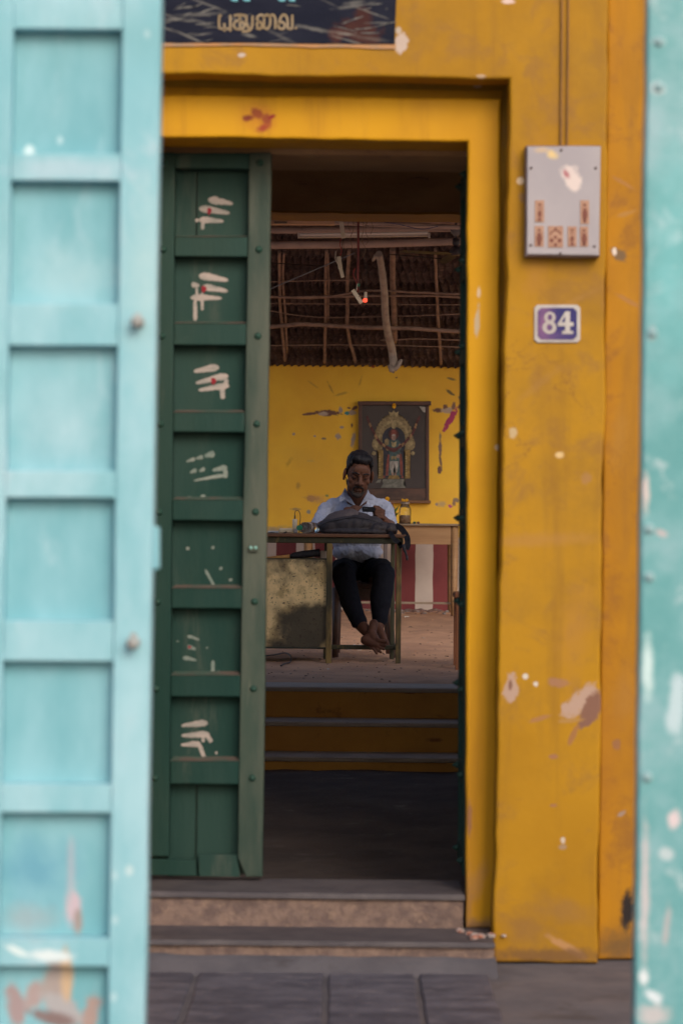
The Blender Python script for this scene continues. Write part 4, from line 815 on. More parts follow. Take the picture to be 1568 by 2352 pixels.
def pr_(name, pts, c, dy=0):
    lay[0] += 1; y = DP-.0042-.00018*lay[0]
    bm = bmesh.new(); f = bm.faces.new([bm.verts.new(P(*q6(a, b), y)) for a, b in pts]); bmesh.ops.triangulate(bm, faces=[f]); return mo(name, bm, flat[c], FP)
def arc(cx, cy, rx, ry, a0, a1, n=24, bump=0, nb=0):
    out = []
    for k in range(n+1):
        a = math.radians(a0+(a1-a0)*k/n); q = 1+(bump*(1 if k % 2 else -1) if bump else 0); out.append((cx+rx*q*math.cos(a), cy-ry*q*math.sin(a)))
    return out
pr_('print_arch', arc(748, 640, 275, 330, -12, 192, 46, .035)+[(470,790),(560,810)]+arc(748, 640, 180, 200, 190, -10, 20)[0:0]+[(940,810),(1020,790)], 'gold')
pr_('print_arch', arc(748, 640, 215, 255, 0, 180, 30), 'gold_light'); pr_('print_arch', arc(748, 640, 192, 215, 0, 180, 30), 'gold')
for cx in (505, 988): pr_('print_scroll', arc(cx, 730, 68, 92, 0, 345, 22, .04), 'gold'); pr_('print_scroll', arc(cx, 730, 34, 48, 0, 345, 14), 'gold_light')
pr_('print_niche', arc(748, 650, 165, 170, 0, 180, 24)+[(590, 1200), (900, 1200)], 'night')
for x0, x1, sg in ((510, 598, 1), (892, 985, -1)):
    pr_('print_pillar', [(x0, 812), (x1, 812), (x1, 850), (x1-6, 1160), (x1, 1225), (x0+10, 1225), (x0+24, 1160), (x0+22, 850)], 'pillar_gold')
    for k in range(9): pr_('print_pillar_ring', [(x0+18, 900+k*34), (x0+46, 900+k*34), (x0+46, 914+k*34), (x0+18, 914+k*34)], 'gold_light')
pr_('print_finial', [(690, 330), (676, 262), (720, 282), (745, 245), (780, 282), (818, 258), (805, 330)], 'gold_light')
pr_('print_pendant', arc(750, 465, 36, 46, 0, 345, 14), 'gold_light')
for cx in (465, 1022): pr_('print_flower', arc(cx, 862, 28, 30, 0, 345, 14, .2), 'gold_light')
pr_('print_pedestal', [(590, 1235), (905, 1235), (905, 1275), (885, 1300), (920, 1360), (560, 1360), (600, 1300), (590, 1275)], 'grey'); pr_('print_pedestal', [(490, 1285), (530, 1235), (570, 1240), (548, 1285)], 'grey')
pr_('print_foot', [(690, 1165), (810, 1165), (832, 1230), (665, 1230)], 'pillar_gold')
# the figure
pr_('print_robe', [(690, 830), (640, 1000), (628, 1190), (690, 1180), (800, 1180), (870, 1190), (878, 1000), (850, 850), (800, 820)], 'teal')
for a in ([(665, 880), (690, 880), (670, 1180), (632, 1185), (640, 1020)], [(830, 860), (862, 880), (878, 1020), (876, 1190), (840, 1170)]): pr_('print_sash', a, 'red')
pr_('print_skirt', [(695, 975), (818, 975), (812, 1060), (800, 1130), (778, 1150), (760, 1000), (742, 1150), (712, 1150), (690, 1060)], 'white')
pr_('print_torso', [(668, 700), (700, 670), (800, 670), (840, 700), (862, 790), (820, 850), (790, 880), (760, 900), (710, 880), (680, 850), (650, 790)], 'teal')
pr_('print_halo', arc(748, 590, 72, 78, 0, 345, 20), 'plum'); pr_('print_crown', arc(748, 575, 40, 52, 0, 345, 16), 'red')
pr_('print_face', arc(748, 632, 34, 48, 0, 345, 16), 'flesh'); pr_('print_ash', arc(748, 602, 26, 11, 0, 345, 12), 'white'); pr_('print_necklace', [(712, 690), (720, 760), (748, 780), (780, 760), (788, 690), (748, 712)], 'gold_light')
pr_('print_arm', arc(650, 700, 34, 50, 0, 345, 12, .1), 'gold'); pr_('print_arm', arc(838, 760, 22, 36, 0, 345, 12), 'tan'); pr_('print_arm', arc(660, 800, 24, 26, 0, 345, 12), 'tan'); pr_('print_hand', arc(812, 905, 24, 28, 0, 345, 12), 'flesh')
pr_('print_belt', [(710, 905), (790, 905), (784, 960), (755, 940), (715, 960)], 'gold'); pr_('print_foot', arc(732, 1160, 14, 24, 0, 345, 12), 'flesh'); pr_('print_foot', arc(772, 1160, 14, 24, 0, 345, 12), 'flesh')
for cx in (612, 870): pr_('print_tassel', arc(cx, 1200, 15, 20, 0, 345, 12), 'red')
gar = [(370,345),(395,420),(430,500),(470,580),(520,670),(575,730),(640,770),(700,800)]
for side in (0, 1):
    gp = gar if not side else [(1120,345),(1080,420),(1045,520),(1010,590),(960,650),(900,720),(850,760),(795,800)]
    for i in range(22):
        t = i/21*(len(gp)-1); k = min(int(t), len(gp)-2); a = gp[k]; b = gp[k+1]; f = t-k
        pr_('print_garland', arc(a[0]+(b[0]-a[0])*f, a[1]+(b[1]-a[1])*f, 17, 24, 0, 345, 8, .1), 'tan' if (i//2) % 3 == 2 else 'plum')
pr_('print_garland', [(680, 785), (800, 785), (805, 825), (750, 850), (676, 820)], 'plum')
pr_('print_gleam', [(1115, 190), (1200, 200), (1200, 280), (1160, 262)], 'white')  # white patch paints a reflection on the picture glass
bm = bmesh.new()
for k in range(8): ellip(bm, P(*q6(752+15*math.cos(k*.8), 182+26*math.sin(k*.8)), DP-.03), (.010, .008, .010), sub=1)
M_mari = mat('marigold_yellow', (.75,.42,.02), (.6,.28,.01), .8, 60, .3, 60)
o = mo('marigold', bm, M_mari, None, True); tag(o, 'yellow marigold bloom tucked on the top rail of the framed picture', 'flower')
# ------------------------------------------------------------------ wooden bench table along the wall
BT = empty('wall_table', (P(880, 1300, 22.2).x, 22.2, ZF), 'plain wooden table standing against the striped wall', 'table')
M_wood = mat('pale_teak', (.34,.20,.10), (.28,.155,.075), .55, 5, .3, 40, stretch=(.5,1,6), c3=(.2,.11,.06), s3=6, t3=(.6,.75), a3=.5)
M_woodg = mat('greyed_table_edge', (.26,.20,.15), (.2,.15,.11), .6, 6, .2, 40)
q3 = lambda x, y: (595.8+x*.308, 1160.3+y*.308)
xL, xR = P(700, 1210, 21.9).x, P(1051, 1210, 21.9).x
zt2, zt3 = P(960, 1203, 21.9).z, P(960, 1207.5, 21.9).z
box('tabletop', xL-.03, xR+.03, 21.86, 22.6, zt3, zt2, M_woodg, BT)
box('apron', xL+.02, xR-.02, 21.91, 21.93, P(960, 1250, 21.9).z, zt3-.0005, M_wood, BT, .002)
for xx in (xL, xR-.055):
    for yy in (21.895, 22.5):
        bm = bmesh.new(); tube(bm, [(xx+.0275, yy+.02, zt3), (xx+.0275, yy+.02, ZF+.2), (xx+.0275, yy+.02, ZF-.02)], [.036, .030, .024], 4); mo('leg', bm, M_wood, BT)
box('stretcher', xL+.04, xR-.04, 22.0, 22.03, P(1000, 1388, 22).z, P(1000, 1383, 22).z, M_woodg, BT, .002)
# things on it
vz = zt2
def top3(u, d): return Vector((P(u, 1200, d).x, d, zt2))
VS = empty('flower_vase', top3(896, 22.0), 'brown clay vase with a yellow bloom and green leaves on the wall table', 'vase')
c_ = top3(896, 22.0); bm = bmesh.new(); lathe(bm, [(.03, 0), (.045, .03), (.052, .07), (.040, .12), (.022, .16), (.026, .175), (.02, .176)], c_, 18); mo('pot', bm, mat('brown_clay', (.22,.085,.04), (.16,.06,.03), .6, 14, .2, 40), VS)
bm = bmesh.new()
for k in range(7): ellip(bm, P(889+3*math.cos(k), 1146+3*math.sin(k), 21.98), (.011, .010, .010), sub=1)
mo('bloom', bm, M_mari, VS, True)
tubeo('stem', [c_+Vector((0, 0, .17)), P(890, 1149, 21.98)], .003, mat('leaf_stem', (.04,.09,.02), None, .6, bump=0), VS)
M_leaf = mat('vase_leaf_green', (.035,.12,.025), (.06,.2,.04), .5, 20, .1, 30)
for pts in ([(899,1180),(907,1170),(917,1160),(909,1176),(901,1184)], [(899,1184),(908,1180),(916,1176),(908,1187)]):
    bm = bmesh.new(); f = bm.faces.new([bm.verts.new(P(u, v, 21.97)+Vector((0, .01*math.sin(i*2), 0))) for i, (u, v) in enumerate(pts)]); bmesh.ops.solidify(bm, geom=[f], thickness=.0015); mo('leaf', bm, M_leaf, VS)
JR = empty('glass_jar', top3(930, 22.0), 'square clear glass jar with brown contents and a marigold on its lid', 'jar')
c_ = top3(929.5, 22.0); s = px(1, 22.0); Mg = glass('jar_glass', (.9,.93,.9), .08)
bm = bmesh.new(); lathe(bm, [(13.5*s, 0), (13.8*s, 3*s), (13.8*s, 34*s), (11*s, 40*s), (9.5*s, 42*s), (9.5*s, 45*s)], c_, 8); mo('glass', bm, Mg, JR)
bm = bmesh.new(); lathe(bm, [(11.5*s, 1.5*s), (11.5*s, 16*s), (10*s, 19*s)], c_, 10); mo('contents', bm, mat('brown_sweets', (.22,.12,.07), (.35,.2,.12), .7, 60, .5, 60), JR)
bm = bmesh.new(); lathe(bm, [(10*s, 45*s), (10.4*s, 46*s), (10*s, 49*s), (3*s, 49.5*s)], c_, 16); mo('lid', bm, mat('steel_lid', (.35,.3,.26), None, .35, metal=.6, bump=0), JR)
bm = bmesh.new()
for k in range(8): ellip(bm, P(929+6*math.cos(k*.9), 1149+2*math.sin(k*1.7), 22.0), (.010, .010, .008), sub=1)
o = mo('marigold', bm, M_mari, None, True); tag(o, 'yellow marigold lying on the lid of the glass jar', 'flower')
for (u0, u1, c, lb) in ((948, 955, (.03,.07,.05), 'tiny dark green box beside the glass jar'), (957, 963, (.10,.03,.05), 'tiny dark maroon box at the right end of the wall table')):
    a = top3(u0, 21.98); b = top3(u1, 21.98); o = box('small_box', a.x, b.x, 21.97, 22.02, zt2, zt2+.018, mat('small_box_'+str(u0), c, None, .6, bump=0)); tag(o, lb, 'box')
# wooden stool by the right door leaf
SB = empty('wooden_stool', (P(1066, 1500, 14.5).x, 14.5, ZF), 'orange brown wooden stool partly hidden by the folded green leaf', 'stool')
M_stool = mat('orange_brown_wood', (.26,.095,.04), (.19,.07,.035), .55, 8, .3, 30, stretch=(2,2,.5))
sx = P(1044, 1440, 14.5).x; sz = P(1050, 1361, 14.5).z
box('seat', sx-.006, sx+.30, 14.45, 14.75, sz-.03, sz, M_stool, SB, .006)
for xx in (sx, sx+.255):
    for yy in (14.46, 14.70): box('leg', xx+.003, xx+.036, yy, yy+.035, ZF-.02, sz-.03, M_stool, SB, .003)
for zz in (ZF+.1,): box('stretcher', sx+.036, sx+.258, 14.47, 14.49, zz, zz+.03, M_stool, SB, .002)
# ------------------------------------------------------------------ desk
DK = empty('steel_desk', (P(800, 1500, DT).x, DT, ZF), 'worn steel framed desk with a wooden top and rusty side cabinet', 'desk')
M_top = mat('brown_desk_board', (.19,.085,.045), (.13,.06,.035), .45, 5, .2, 40, stretch=(.5,2,4), spec=.5)
M_stl = mat('worn_dark_green_steel', (.035,.04,.028), (.06,.055,.03), .5, 5, .3, 40, c3=(.32,.22,.07), s3=12, t3=(.56,.70), a3=.7, stretch=(1,1,.5))
M_brs = mat('worn_gold_painted_metal', (.92,.68,.34), (.55,.39,.18), .42, 9, .35, 40, c3=(.05,.03,.025), s3=60, t3=(.57,.63), a3=.95, dirt=(.05,.045,.035), dirt_dapple_s=3.3, spec=.5, mixr=(.42,.58), dr=(.42,.58))  # gold and dark clouds paint dappled sun into the colour; fine specks are rust
M_leg = mat('patchy_gold_and_green_steel', (.05,.045,.03), (.30,.20,.07), .45, 7, .3, 40, c3=(.04,.03,.025), s3=22, t3=(.58,.68), a3=.8, stretch=(1,1,.35))
t0, t1 = P(933, 1228, DT), P(933, 1235.5, DT); TZ = t0.z
xd0 = P(470, 1230, DT).x
tq = lambda u, v, dy=0: xz(u, v, DT)
poly('tabletop', [(xd0, TZ), (t0.x, TZ), (t0.x, t1.z), (xd0, t1.z)], DT-.012, DT+.46, M_top, DK, bev=.003)
zr0, zr1 = t1.z-.0005, P(850, 1249, DT).z
box('top_rail', xd0+.01, P(926, 1240, DT).x, DT, DT+.03, zr1, zr0, M_stl, DK, .004)
box('back_rail', xd0+.01, P(926, 1240, DT).x, DT+.42, DT+.45, zr1+.005, zr0, M_stl, DK, .004)
def leg(u0, u1, y, vb, m, w_=.03):
    a = P(u0, 1300, y).x; b = P(u1, 1300, y).x; box('leg', a, b, y, y+w_, ZF-.015, zr1-.0005, m, DK, .004)
leg(841.5, 853.5-.0, DT+.003, 0, M_leg) if 0 else None
leg(749.5, 763, DT-.001, 0, M_leg); leg(744, 750.5, DT+.42, 0, M_stl); leg(909.5, 922, DT-.001, 0, M_leg); leg(897, 906.5, DT+.42, 0, M_stl)
leg(480, 492, DT-.001, 0, M_leg); leg(484, 494, DT+.42, 0, M_stl)
fz = P(830, 1487, DT+.2).z
box('footrest', P(728, 1486, DT+.2).x, P(912, 1486, DT+.2).x, DT+.2, DT+.228, fz-.013, fz+.013, M_stl, DK, .003)
box('side_brace', P(908, 1486, DT).x, P(915, 1486, DT).x, DT+.03, DT+.42, fz-.012, fz+.014, M_stl, DK, .003)
box('side_brace', P(747, 1486, DT).x, P(753, 1486, DT).x, DT+.03, DT+.42, fz-.015, fz+.011, M_stl, DK, .003)
box('side_rail', P(911, 1240, DT).x, P(920, 1240, DT).x, DT+.03, DT+.42, zr1+.006, zr0, M_stl, DK, .003)
cx0, cx1 = P(496, 1400, DT+.02).x, P(749, 1400, DT+.02).x; cz1, cz0 = P(680, 1285, DT+.02).z, P(680, 1486, DT+.02).z
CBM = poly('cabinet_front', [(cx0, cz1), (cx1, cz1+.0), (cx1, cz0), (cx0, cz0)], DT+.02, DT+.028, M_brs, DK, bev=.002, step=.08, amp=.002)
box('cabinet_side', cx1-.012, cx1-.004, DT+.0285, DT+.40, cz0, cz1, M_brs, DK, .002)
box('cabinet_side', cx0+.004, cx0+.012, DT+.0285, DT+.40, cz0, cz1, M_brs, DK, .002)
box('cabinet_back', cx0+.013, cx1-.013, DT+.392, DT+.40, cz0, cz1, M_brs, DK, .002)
box('cabinet_floor', cx0, cx1, DT+.015, DT+.40, cz0-.010, cz0-.0005, M_stl, DK, .002)
shz = cz1+.002
box('shelf', cx0, cx1, DT+.022, DT+.395, cz1+.0005, cz1+.006, M_stl, DK, .001)
# things on the shelf under the top
UM = empty('folded_umbrella', P(*q3(330, 385), DT+.08), 'black folded umbrella lying on the shelf under the desk top', 'umbrella')
M_um = mat('black_umbrella_cloth', (.022,.022,.03), (.04,.035,.04), .7, 30, .6, 60)
um = [P(*q3(x, y), DT+.08) for x, y in [(215,388),(250,376),(330,366),(430,356),(446,356)]]
tubeo('canopy', um, [.006, .016, .021, .0215, .020], M_um, UM, n=12)
tubeo('handle', [P(*q3(430, 356), DT+.08), P(*q3(452, 356), DT+.08)], [.024, .024], mat('black_handle', (.03,.03,.035), None, .35, bump=0), UM, n=12)
tubeo('tip', [P(*q3(120, 395), DT+.08), P(*q3(220, 386), DT+.08)], [.004, .006], M_blk, UM)
SK = tubeo('wooden_stick', [P(*q3(10, 402), DT+.05), P(*q3(225, 382), DT+.05)], [.009, .012], mat('orange_wood', (.45,.22,.06), (.35,.16,.05), .5, 20, .1, 30)); tag(SK, 'orange wooden stick on the desk shelf under the umbrella', 'stick')
pb = P(*q3(452, 395), DT+.1); pe = P(*q3(500, 341), DT+.1)
o = box('white_carton', pb.x, pe.x, DT+.1, DT+.2, shz+.0045, pe.z, mat('off_white_carton', (.48,.40,.36), (.42,.34,.3), .8, 5, .1, 30), None, .003); tag(o, 'small off white carton at the right end of the desk shelf', 'carton')
# things on the top
qt = lambda x, y: (595.8+x*.308, 815.4+y*.308)
AD = empty('power_adapter', P(*qt(195, 1350), DT+.1), 'cream coloured power box on the desk top, left of the bottle', 'power adapter')
M_crm = mat('cream_plastic', (.62,.50,.34), (.56,.45,.31), .45, 8, .1, 30)
a = P(*qt(145, 1350), DT+.08); b = P(*qt(250, 1293), DT+.08)
box('housing', a.x, b.x, DT+.08, DT+.15, TZ+.0005, b.z, M_crm, AD, .006)
box('socket_block', b.x+.001, P(*qt(285, 1300), DT+.08).x, DT+.09, DT+.14, TZ+.0005, P(*qt(285, 1295), DT+.08).z, mat('grey_plastic', (.33,.30,.30), None, .5, bump=0), AD, .004)
CH = empty('charger', P(*qt(263, 1292), DT+.12), 'upright white charger with a looping black lead on the power box', 'charger')
c_ = P(*qt(263, 1293), DT+.12); s = px(.308, DT+.12)
bm = bmesh.new(); lathe(bm, [(17*s, 0), (18*s, 3*s), (18*s, 66*s), (14*s, 70*s)], c_, 18); mo('body', bm, M_crm, CH)
bm = bmesh.new(); tube(bm, [c_+Vector((0, 0, 70*s)), c_+Vector((0, 0, 96*s))], 5*s, 8); mo('plug', bm, M_blk, CH)
tubeo('lead', curve_pts([P(*qt(x, y), DT+.12) for x, y in [(263,1200),(266,1170),(285,1158),(302,1180),(305,1215),(298,1285),(296,1330)]], 6), .0022, M_blk, CH)
CL = tubeo('black_cable', curve_pts([P(*qt(x, y), DT+.06) for x, y in [(-60,1345),(40,1333),(90,1326),(130,1330),(165,1334),(190,1324),(205,1318)]], 6), .0042, M_blk); tag(CL, 'thick black cable running along the desk top into the cream box', 'cable')
PP = box('folded_paper', P(*qt(60, 1330), DT+.2).x, P(*qt(140, 1330), DT+.2).x, DT+.2, DT+.35, TZ, TZ+.012, mat('grey_white_paper', (.45,.45,.44), (.38,.38,.38), .9, 8, .1, 20), None, .002); tag(PP, 'pale folded paper on the far left of the desk top', 'paper')
BO = empty('plastic_bottle', P(*qt(330, 1350), DT+.15), 'clear plastic bottle lying on its side with a green cap', 'bottle')
def lathe_dir(bm, prof, base, ax, n=20):
    x, y = frame(ax); rg = []
    for r, h in prof: rg.append([bm.verts.new(base+ax*h+(x*math.cos(2*math.pi*k/n)+y*math.sin(2*math.pi*k/n))*r) for k in range(n)])
    for a, b in zip(rg[:-1], rg[1:]):
        for k in range(n): bm.faces.new((a[k], a[(k+1) % n], b[(k+1) % n], b[k])).smooth = True
    bm.faces.new(rg[0]); bm.faces.new(rg[-1])
ax = Vector((.42, .90, 0)).normalized(); R_ = .0315; bs_ = Vector((P(*qt(303, 1318), DT+.06).x, DT+.06, TZ+R_+.001))
bm = bmesh.new(); lathe_dir(bm, [(.012, .0), (.013, .015), (.022, .03), (.030, .048), (R_, .06), (.029, .08), (R_, .10), (.029, .12), (R_, .14), (R_, .19), (.024, .2)], bs_, ax, 24); mo('shell', bm, glass('clear_plastic', (.85,.88,.86), .12), BO)
bm = bmesh.new(); lathe_dir(bm, [(.0145, -.018), (.0155, -.016), (.0155, .0), (.0145, .002)], bs_, ax, 20); mo('cap', bm, mat('green_cap', (.01,.20,.10), None, .35, bump=0), BO)
bm = bmesh.new(); lathe_dir(bm, [(.0318, .085), (.0318, .125)], bs_, ax, 24); mo('label_band', bm, mat('brown_label', (.16,.10,.08), (.4,.36,.33), .6, 60, 0, 30), BO)
# loop of cable on the sand
LC = tubeo('cable_loop', curve_pts([Vector((P(u, v, d_).x, d_, sandz(P(u, v, d_).x, d_)+.008)) for u, v, d_ in [(560,1517,15.1),(608,1512,15.36),(630,1508,15.5),(655,1504,15.7),(668,1514,15.27),(666,1524,14.8),(655,1530,14.6),(645,1534,14.4)]], 8), .0045, mat('grey_black_flex', (.06,.05,.055), None, .6, bump=0)); tag(LC, 'grey black cable looped on the sand below the cabinet', 'cable')
# ------------------------------------------------------------------ chair
M_chair = mat('dark_brown_chair_wood', (.11,.06,.045), (.075,.042,.036), .5, 8, .2, 30)
CHR = empty('wooden_chair', (P(828, 1500, 15.7).x, 15.7, ZF), 'dark brown wooden chair under the seated man', 'chair')
y0c, y1c = 15.48, 15.92
a = P(770, 1345, 15.5).x; b = P(893, 1345, 15.5).x; zs1 = P(830, 1338, 15.5).z; zs0 = P(830, 1350, 15.5).z
box('seat', a, b, y0c, y1c, zs0, zs1, M_chair, CHR, .006)
box('front_apron', a+.02, b-.02, y0c+.02, y0c+.04, P(830, 1379, 15.5).z, zs0-.0005, M_chair, CHR, .003)
for (u0, u1, y, yb) in ((772, 769, 15.51, 15.50), (890, 902, 15.51, 15.48), (776, 773, 15.88, 15.93), (886, 893, 15.88, 15.93)):
    p0 = P(u0, 1350, y); p1 = P(u1, 1520, yb); bm = bmesh.new(); tube(bm, [Vector((p0.x, y, zs0-.0005)), Vector((p1.x, yb, ZF-.01))], [.024, .019], 4); mo('leg', bm, M_chair, CHR)
M_gch = mat('grey_brown_back_post', (.13,.10,.10), (.09,.07,.07), .5, 8, .2, 30)
for u0, u1 in ((880, 889), (752, 761)):
    x0, x1 = P(u0, 1300, 15.9).x, P(u1, 1300, 15.9).x; box('back_post', x0, x1, 15.885, 15.915, zs1+.0005, P(820, 1195, 15.9).z, M_gch, CHR, .004)
box('backrest', P(761.5, 1300, 15.9).x, P(879.5, 1300, 15.9).x, 15.89, 15.91, P(820, 1240, 15.9).z, P(820, 1200, 15.9).z, M_gch, CHR, .004)
# ------------------------------------------------------------------ the seated man
q4 = lambda x, y: (677.4+x*.188, 1003.5+y*.188)
def Q(x, y, d): return P(*q4(x, y), d)
MAN = empty('person', (P(823, 1500, 15.6).x, 15.6, ZF), 'man in a pale blue shirt and black trousers looking down at his phone', 'person')
M_skin = mat('brown_skin', (.105,.046,.030), (.085,.037,.025), 0.6, 12, .15, 200, spec=.2, bdist=.001)
M_hair = mat('black_hair', (.006,.005,.007), (.012,.011,.014), .6, 30, .5, 90, stretch=(1,1,.5), spec=.2)
M_beard = mat('short_black_beard', (.014,.009,.008), (.022,.013,.011), .8, 120, .4, 300)
M_lip = mat('lip_brown', (.075,.033,.028), None, .5, bump=0)
HC = P(822.5, 1091, 15.42)
HR = Matrix.Rotation(math.radians(6), 3, 'Y') @ Matrix.Rotation(math.radians(9), 3, 'Z') @ Matrix.Rotation(math.radians(17), 3, 'X')
def h(x, y, z): return HC+HR @ Vector((x, y, z))
def he(bm, c, r, rot=None, sub=3): ellip(bm, h(*c), r, HR if rot is None else HR @ rot, sub)
bm = bmesh.new()
he(bm, (0, .018, .055), (.074, .092, .078)); he(bm, (0, -.020, .015), (.068, .068, .085)); he(bm, (0, -.030, -.035), (.060, .058, .062))
he(bm, (0, -.040, -.078), (.047, .044, .036)); he(bm, (0, -.070, -.098), (.024, .020, .017)); he(bm, (0, -.074, .05), (.048, .022, .035))
cap2(bm, [h(-.042, -.072, .030), h(-.015, -.088, .030)], [.011, .012]); cap2(bm, [h(.042, -.072, .030), h(.015, -.088, .030)], [.011, .012])
cap2(bm, [h(0, -.084, .022), h(0, -.100, -.002), h(0, -.109, -.021)], [.010, .0115, .0140]); he(bm, (-.016, -.096, -.026), (.011, .012, .0095)); he(bm, (.016, -.096, -.026), (.011, .012, .0095))
for s in (-1, 1):
    he(bm, (s*.031, -.072, .010), (.0165, .013, .012)); he(bm, (s*.045, -.052, -.018), (.022, .020, .022)); he(bm, (s*.038, -.044, -.052), (.022, .026, .034))
    he(bm, (s*.081, .000, .0), (.010, .020, .036), Matrix.Rotation(s*.35, 3, 'Z')); he(bm, (s*.082, -.002, -.028), (.008, .012, .013))
cap2(bm, [h(-.022, -.082, -.060), h(0, -.088, -.058), h(.022, -.082, -.060)], [.005, .0065, .005]); cap2(bm, [h(-.019, -.081, -.068), h(0, -.086, -.070), h(.019, -.081, -.068)], [.005, .007, .005])
neck0 = P(819, 1150, 15.60)
cap2(bm, [h(0, .02, -.04), Vector((neck0.x, 15.56, neck0.z)), P(818, 1175, 15.62)], [.058, .060, .075], 16)
# chest, hips and legs under the clothes
ellip(bm, P(818, 1185, 15.60), (.15, .085, .09), sub=3); ellip(bm, P(818, 1230, 15.66), (.13, .09, .16), sub=3); ellip(bm, P(822, 1300, 15.72), (.14, .12, .09), sub=3)
# arms: shoulders, elbows on the desk, forearms folding in behind the bag
cap2(bm, [P(752, 1172, 15.60), P(733, 1215, 15.42), P(770, 1196, 15.32), P(800, 1178, 15.27)], [.045, .040, .033, .025], 14)
cap2(bm, [P(722, 1219, 15.335), P(738, 1218, 15.33)], [.028, .030], 14)
cap2(bm, [P(884, 1172, 15.60), P(894, 1208, 15.42), P(886, 1203, 15.32), P(875, 1189, 15.27)], [.045, .038, .033, .025], 14)
def fing(bm, pts, r): cap2(bm, pts, r, 10)
ellip(bm, P(873, 1181, 15.245), (.026, .016, .034), Matrix.Rotation(-.25, 3, 'Y'), 3)
for i, (v, l) in enumerate(((1170.5, 0), (1176.5, -2), (1182.5, -1), (1188.5, 3))):
    fing(bm, [P(881.5, v+3, 15.235), P(875, v-.5, 15.195), P(864+l, v-.5, 15.185), P(859+l, v+1, 15.205)], [.0085, .0092, .0085, .0072])
fing(bm, [P(876, 1172, 15.23), P(868, 1165, 15.21), P(859, 1163.5, 15.195)], [.011, .010, .0085])
ellip(bm, P(802, 1172, 15.26), (.036, .018, .020), Matrix.Rotation(.2, 3, 'Y'), 3)
for i, (v, l) in enumerate(((1163.5, 6), (1166.5, 3), (1170, 0), (1173.5, -3))):
    fing(bm, [P(806, v+2.5, 15.25-.005*i), P(815, v+.2, 15.235-.005*i), P(823+l, v+1.2, 15.23-.005*i)], [.0085, .0085, .007])
fing(bm, [P(803, 1168, 15.25), P(814, 1163, 15.25), P(824, 1165, 15.24)], [.010, .009, .0075])
# legs
hipL, hipR = P(796, 1312, 15.70), P(850, 1312, 15.70)
cap2(bm, [hipL, P(787, 1322, 15.32), P(820, 1425, 15.22), P(841, 1450, 15.12)], [.070, .058, .042, .032], 16)
cap2(bm, [hipR, P(879, 1324, 15.34), P(872, 1425, 15.30), P(864, 1446, 15.26)], [.070, .058, .042, .034], 16)
# front foot: ankle, heel to the left, instep, toes pointing right and down over the bar
cap2(bm, [P(858, 1432, 15.10), P(854, 1454, 15.07), P(845, 1468, 15.06)], [.026, .026, .029], 14)
cap2(bm, [P(839, 1470, 15.06), P(855, 1477, 15.04), P(867, 1482, 15.02)], [.030, .027, .023], 14)
cap2(bm, [P(854, 1455, 15.06), P(866, 1474, 15.03)], [.026, .021], 12)
for i, (u0, v0, u1, v1, r) in enumerate(((870, 1471, 884, 1474, .0125), (870, 1478.5, 884, 1483, .0092), (868, 1485, 881, 1491, .0086), (864, 1489, 874, 1498, .0082), (858, 1491, 865, 1501, .0078))):
    fing(bm, [P(u0-6, v0-3, 15.03), P(u0, v0, 15.01), P(u1, v1, 15.0)], [r*1.1, r, r*1.02])
# rear foot
cap2(bm, [P(868, 1440, 15.26), P(876, 1458, 15.22), P(881, 1470, 15.18)], [.024, .025, .022], 12)
for i in range(5): fing(bm, [P(873+4*i, 1472, 15.17), P(874+4.3*i, 1489-1.6*abs(i-3), 15.13)], [.0095, .0078])
body = remesh('body', bm, M_skin, MAN, .0033, 4)
# hair: cap with a thick wavy top
bm = bmesh.new()
he(bm, (0, .030, .068), (.0775, .092, .076)); he(bm, (0, .052, .015), (.070, .062, .07)); he(bm, (-.005, -.010, .108), (.066, .070, .034)); he(bm, (-.022, -.040, .112), (.040, .034, .026)); he(bm, (.030, -.036, .108), (.036, .034, .025))
he(bm, (0, -.052, .098), (.052, .022, .018))
for s in (-1, 1): he(bm, (s*.066, .008, .060), (.012, .042, .036)); he(bm, (s*.070, -.006, .034), (.006, .012, .020)); he(bm, (s*.062, -.034, .080), (.014, .024, .022))
rh = random.Random(4)
for k in range(40):
    a = rh.uniform(0, 6.28); r = rh.random()**.5; x = .062*r*math.cos(a); y = .012+.072*r*math.sin(a); z = .128-.03*r*r+rh.uniform(-.004, .006)
    he(bm, (x, y, z), (.014, .018, .009), Matrix.Rotation(rh.uniform(-1, 1), 3, 'Z'), 1)
def hd(co, n): return .0035*(noise.noise(co*60)+.6*noise.noise(Vector((co.x*150, co.y*60, co.z*90))))
remesh('hair', bm, M_hair, MAN, .0036, 2, hd)
def cap_o(name, L, r, m, smooth=True):
    bm = bmesh.new()
    for pts, rr in L: cap2(bm, pts, rr, 8)
    return mo(name, bm, m, MAN, True)
cap_o('eyebrow', [([h(-.050, -.080, .032), h(-.034, -.091, .038), h(-.014, -.0985, .034)], [.003, .0042, .0038])], 0, M_hair); cap_o('eyebrow', [([h(.050, -.080, .032), h(.034, -.091, .038), h(.014, -.0985, .034)], [.003, .0042, .0038])], 0, M_hair)
for s in (-1, 1): cap_o('eyelashes', [([h(s*.046, -.074, .006), h(s*.031, -.0845, .0015), h(s*.017, -.079, .004)], [.0014, .0022, .0016])], 0, M_hair)
bm = bmesh.new()
cap2(bm, [h(-.030, -.080, -.060), h(-.022, -.089, -.050), h(-.006, -.097, -.0445), h(.006, -.097, -.0445), h(.022, -.089, -.050), h(.030, -.080, -.060)], [.004, .0056, .006, .006, .0056, .004], 10)
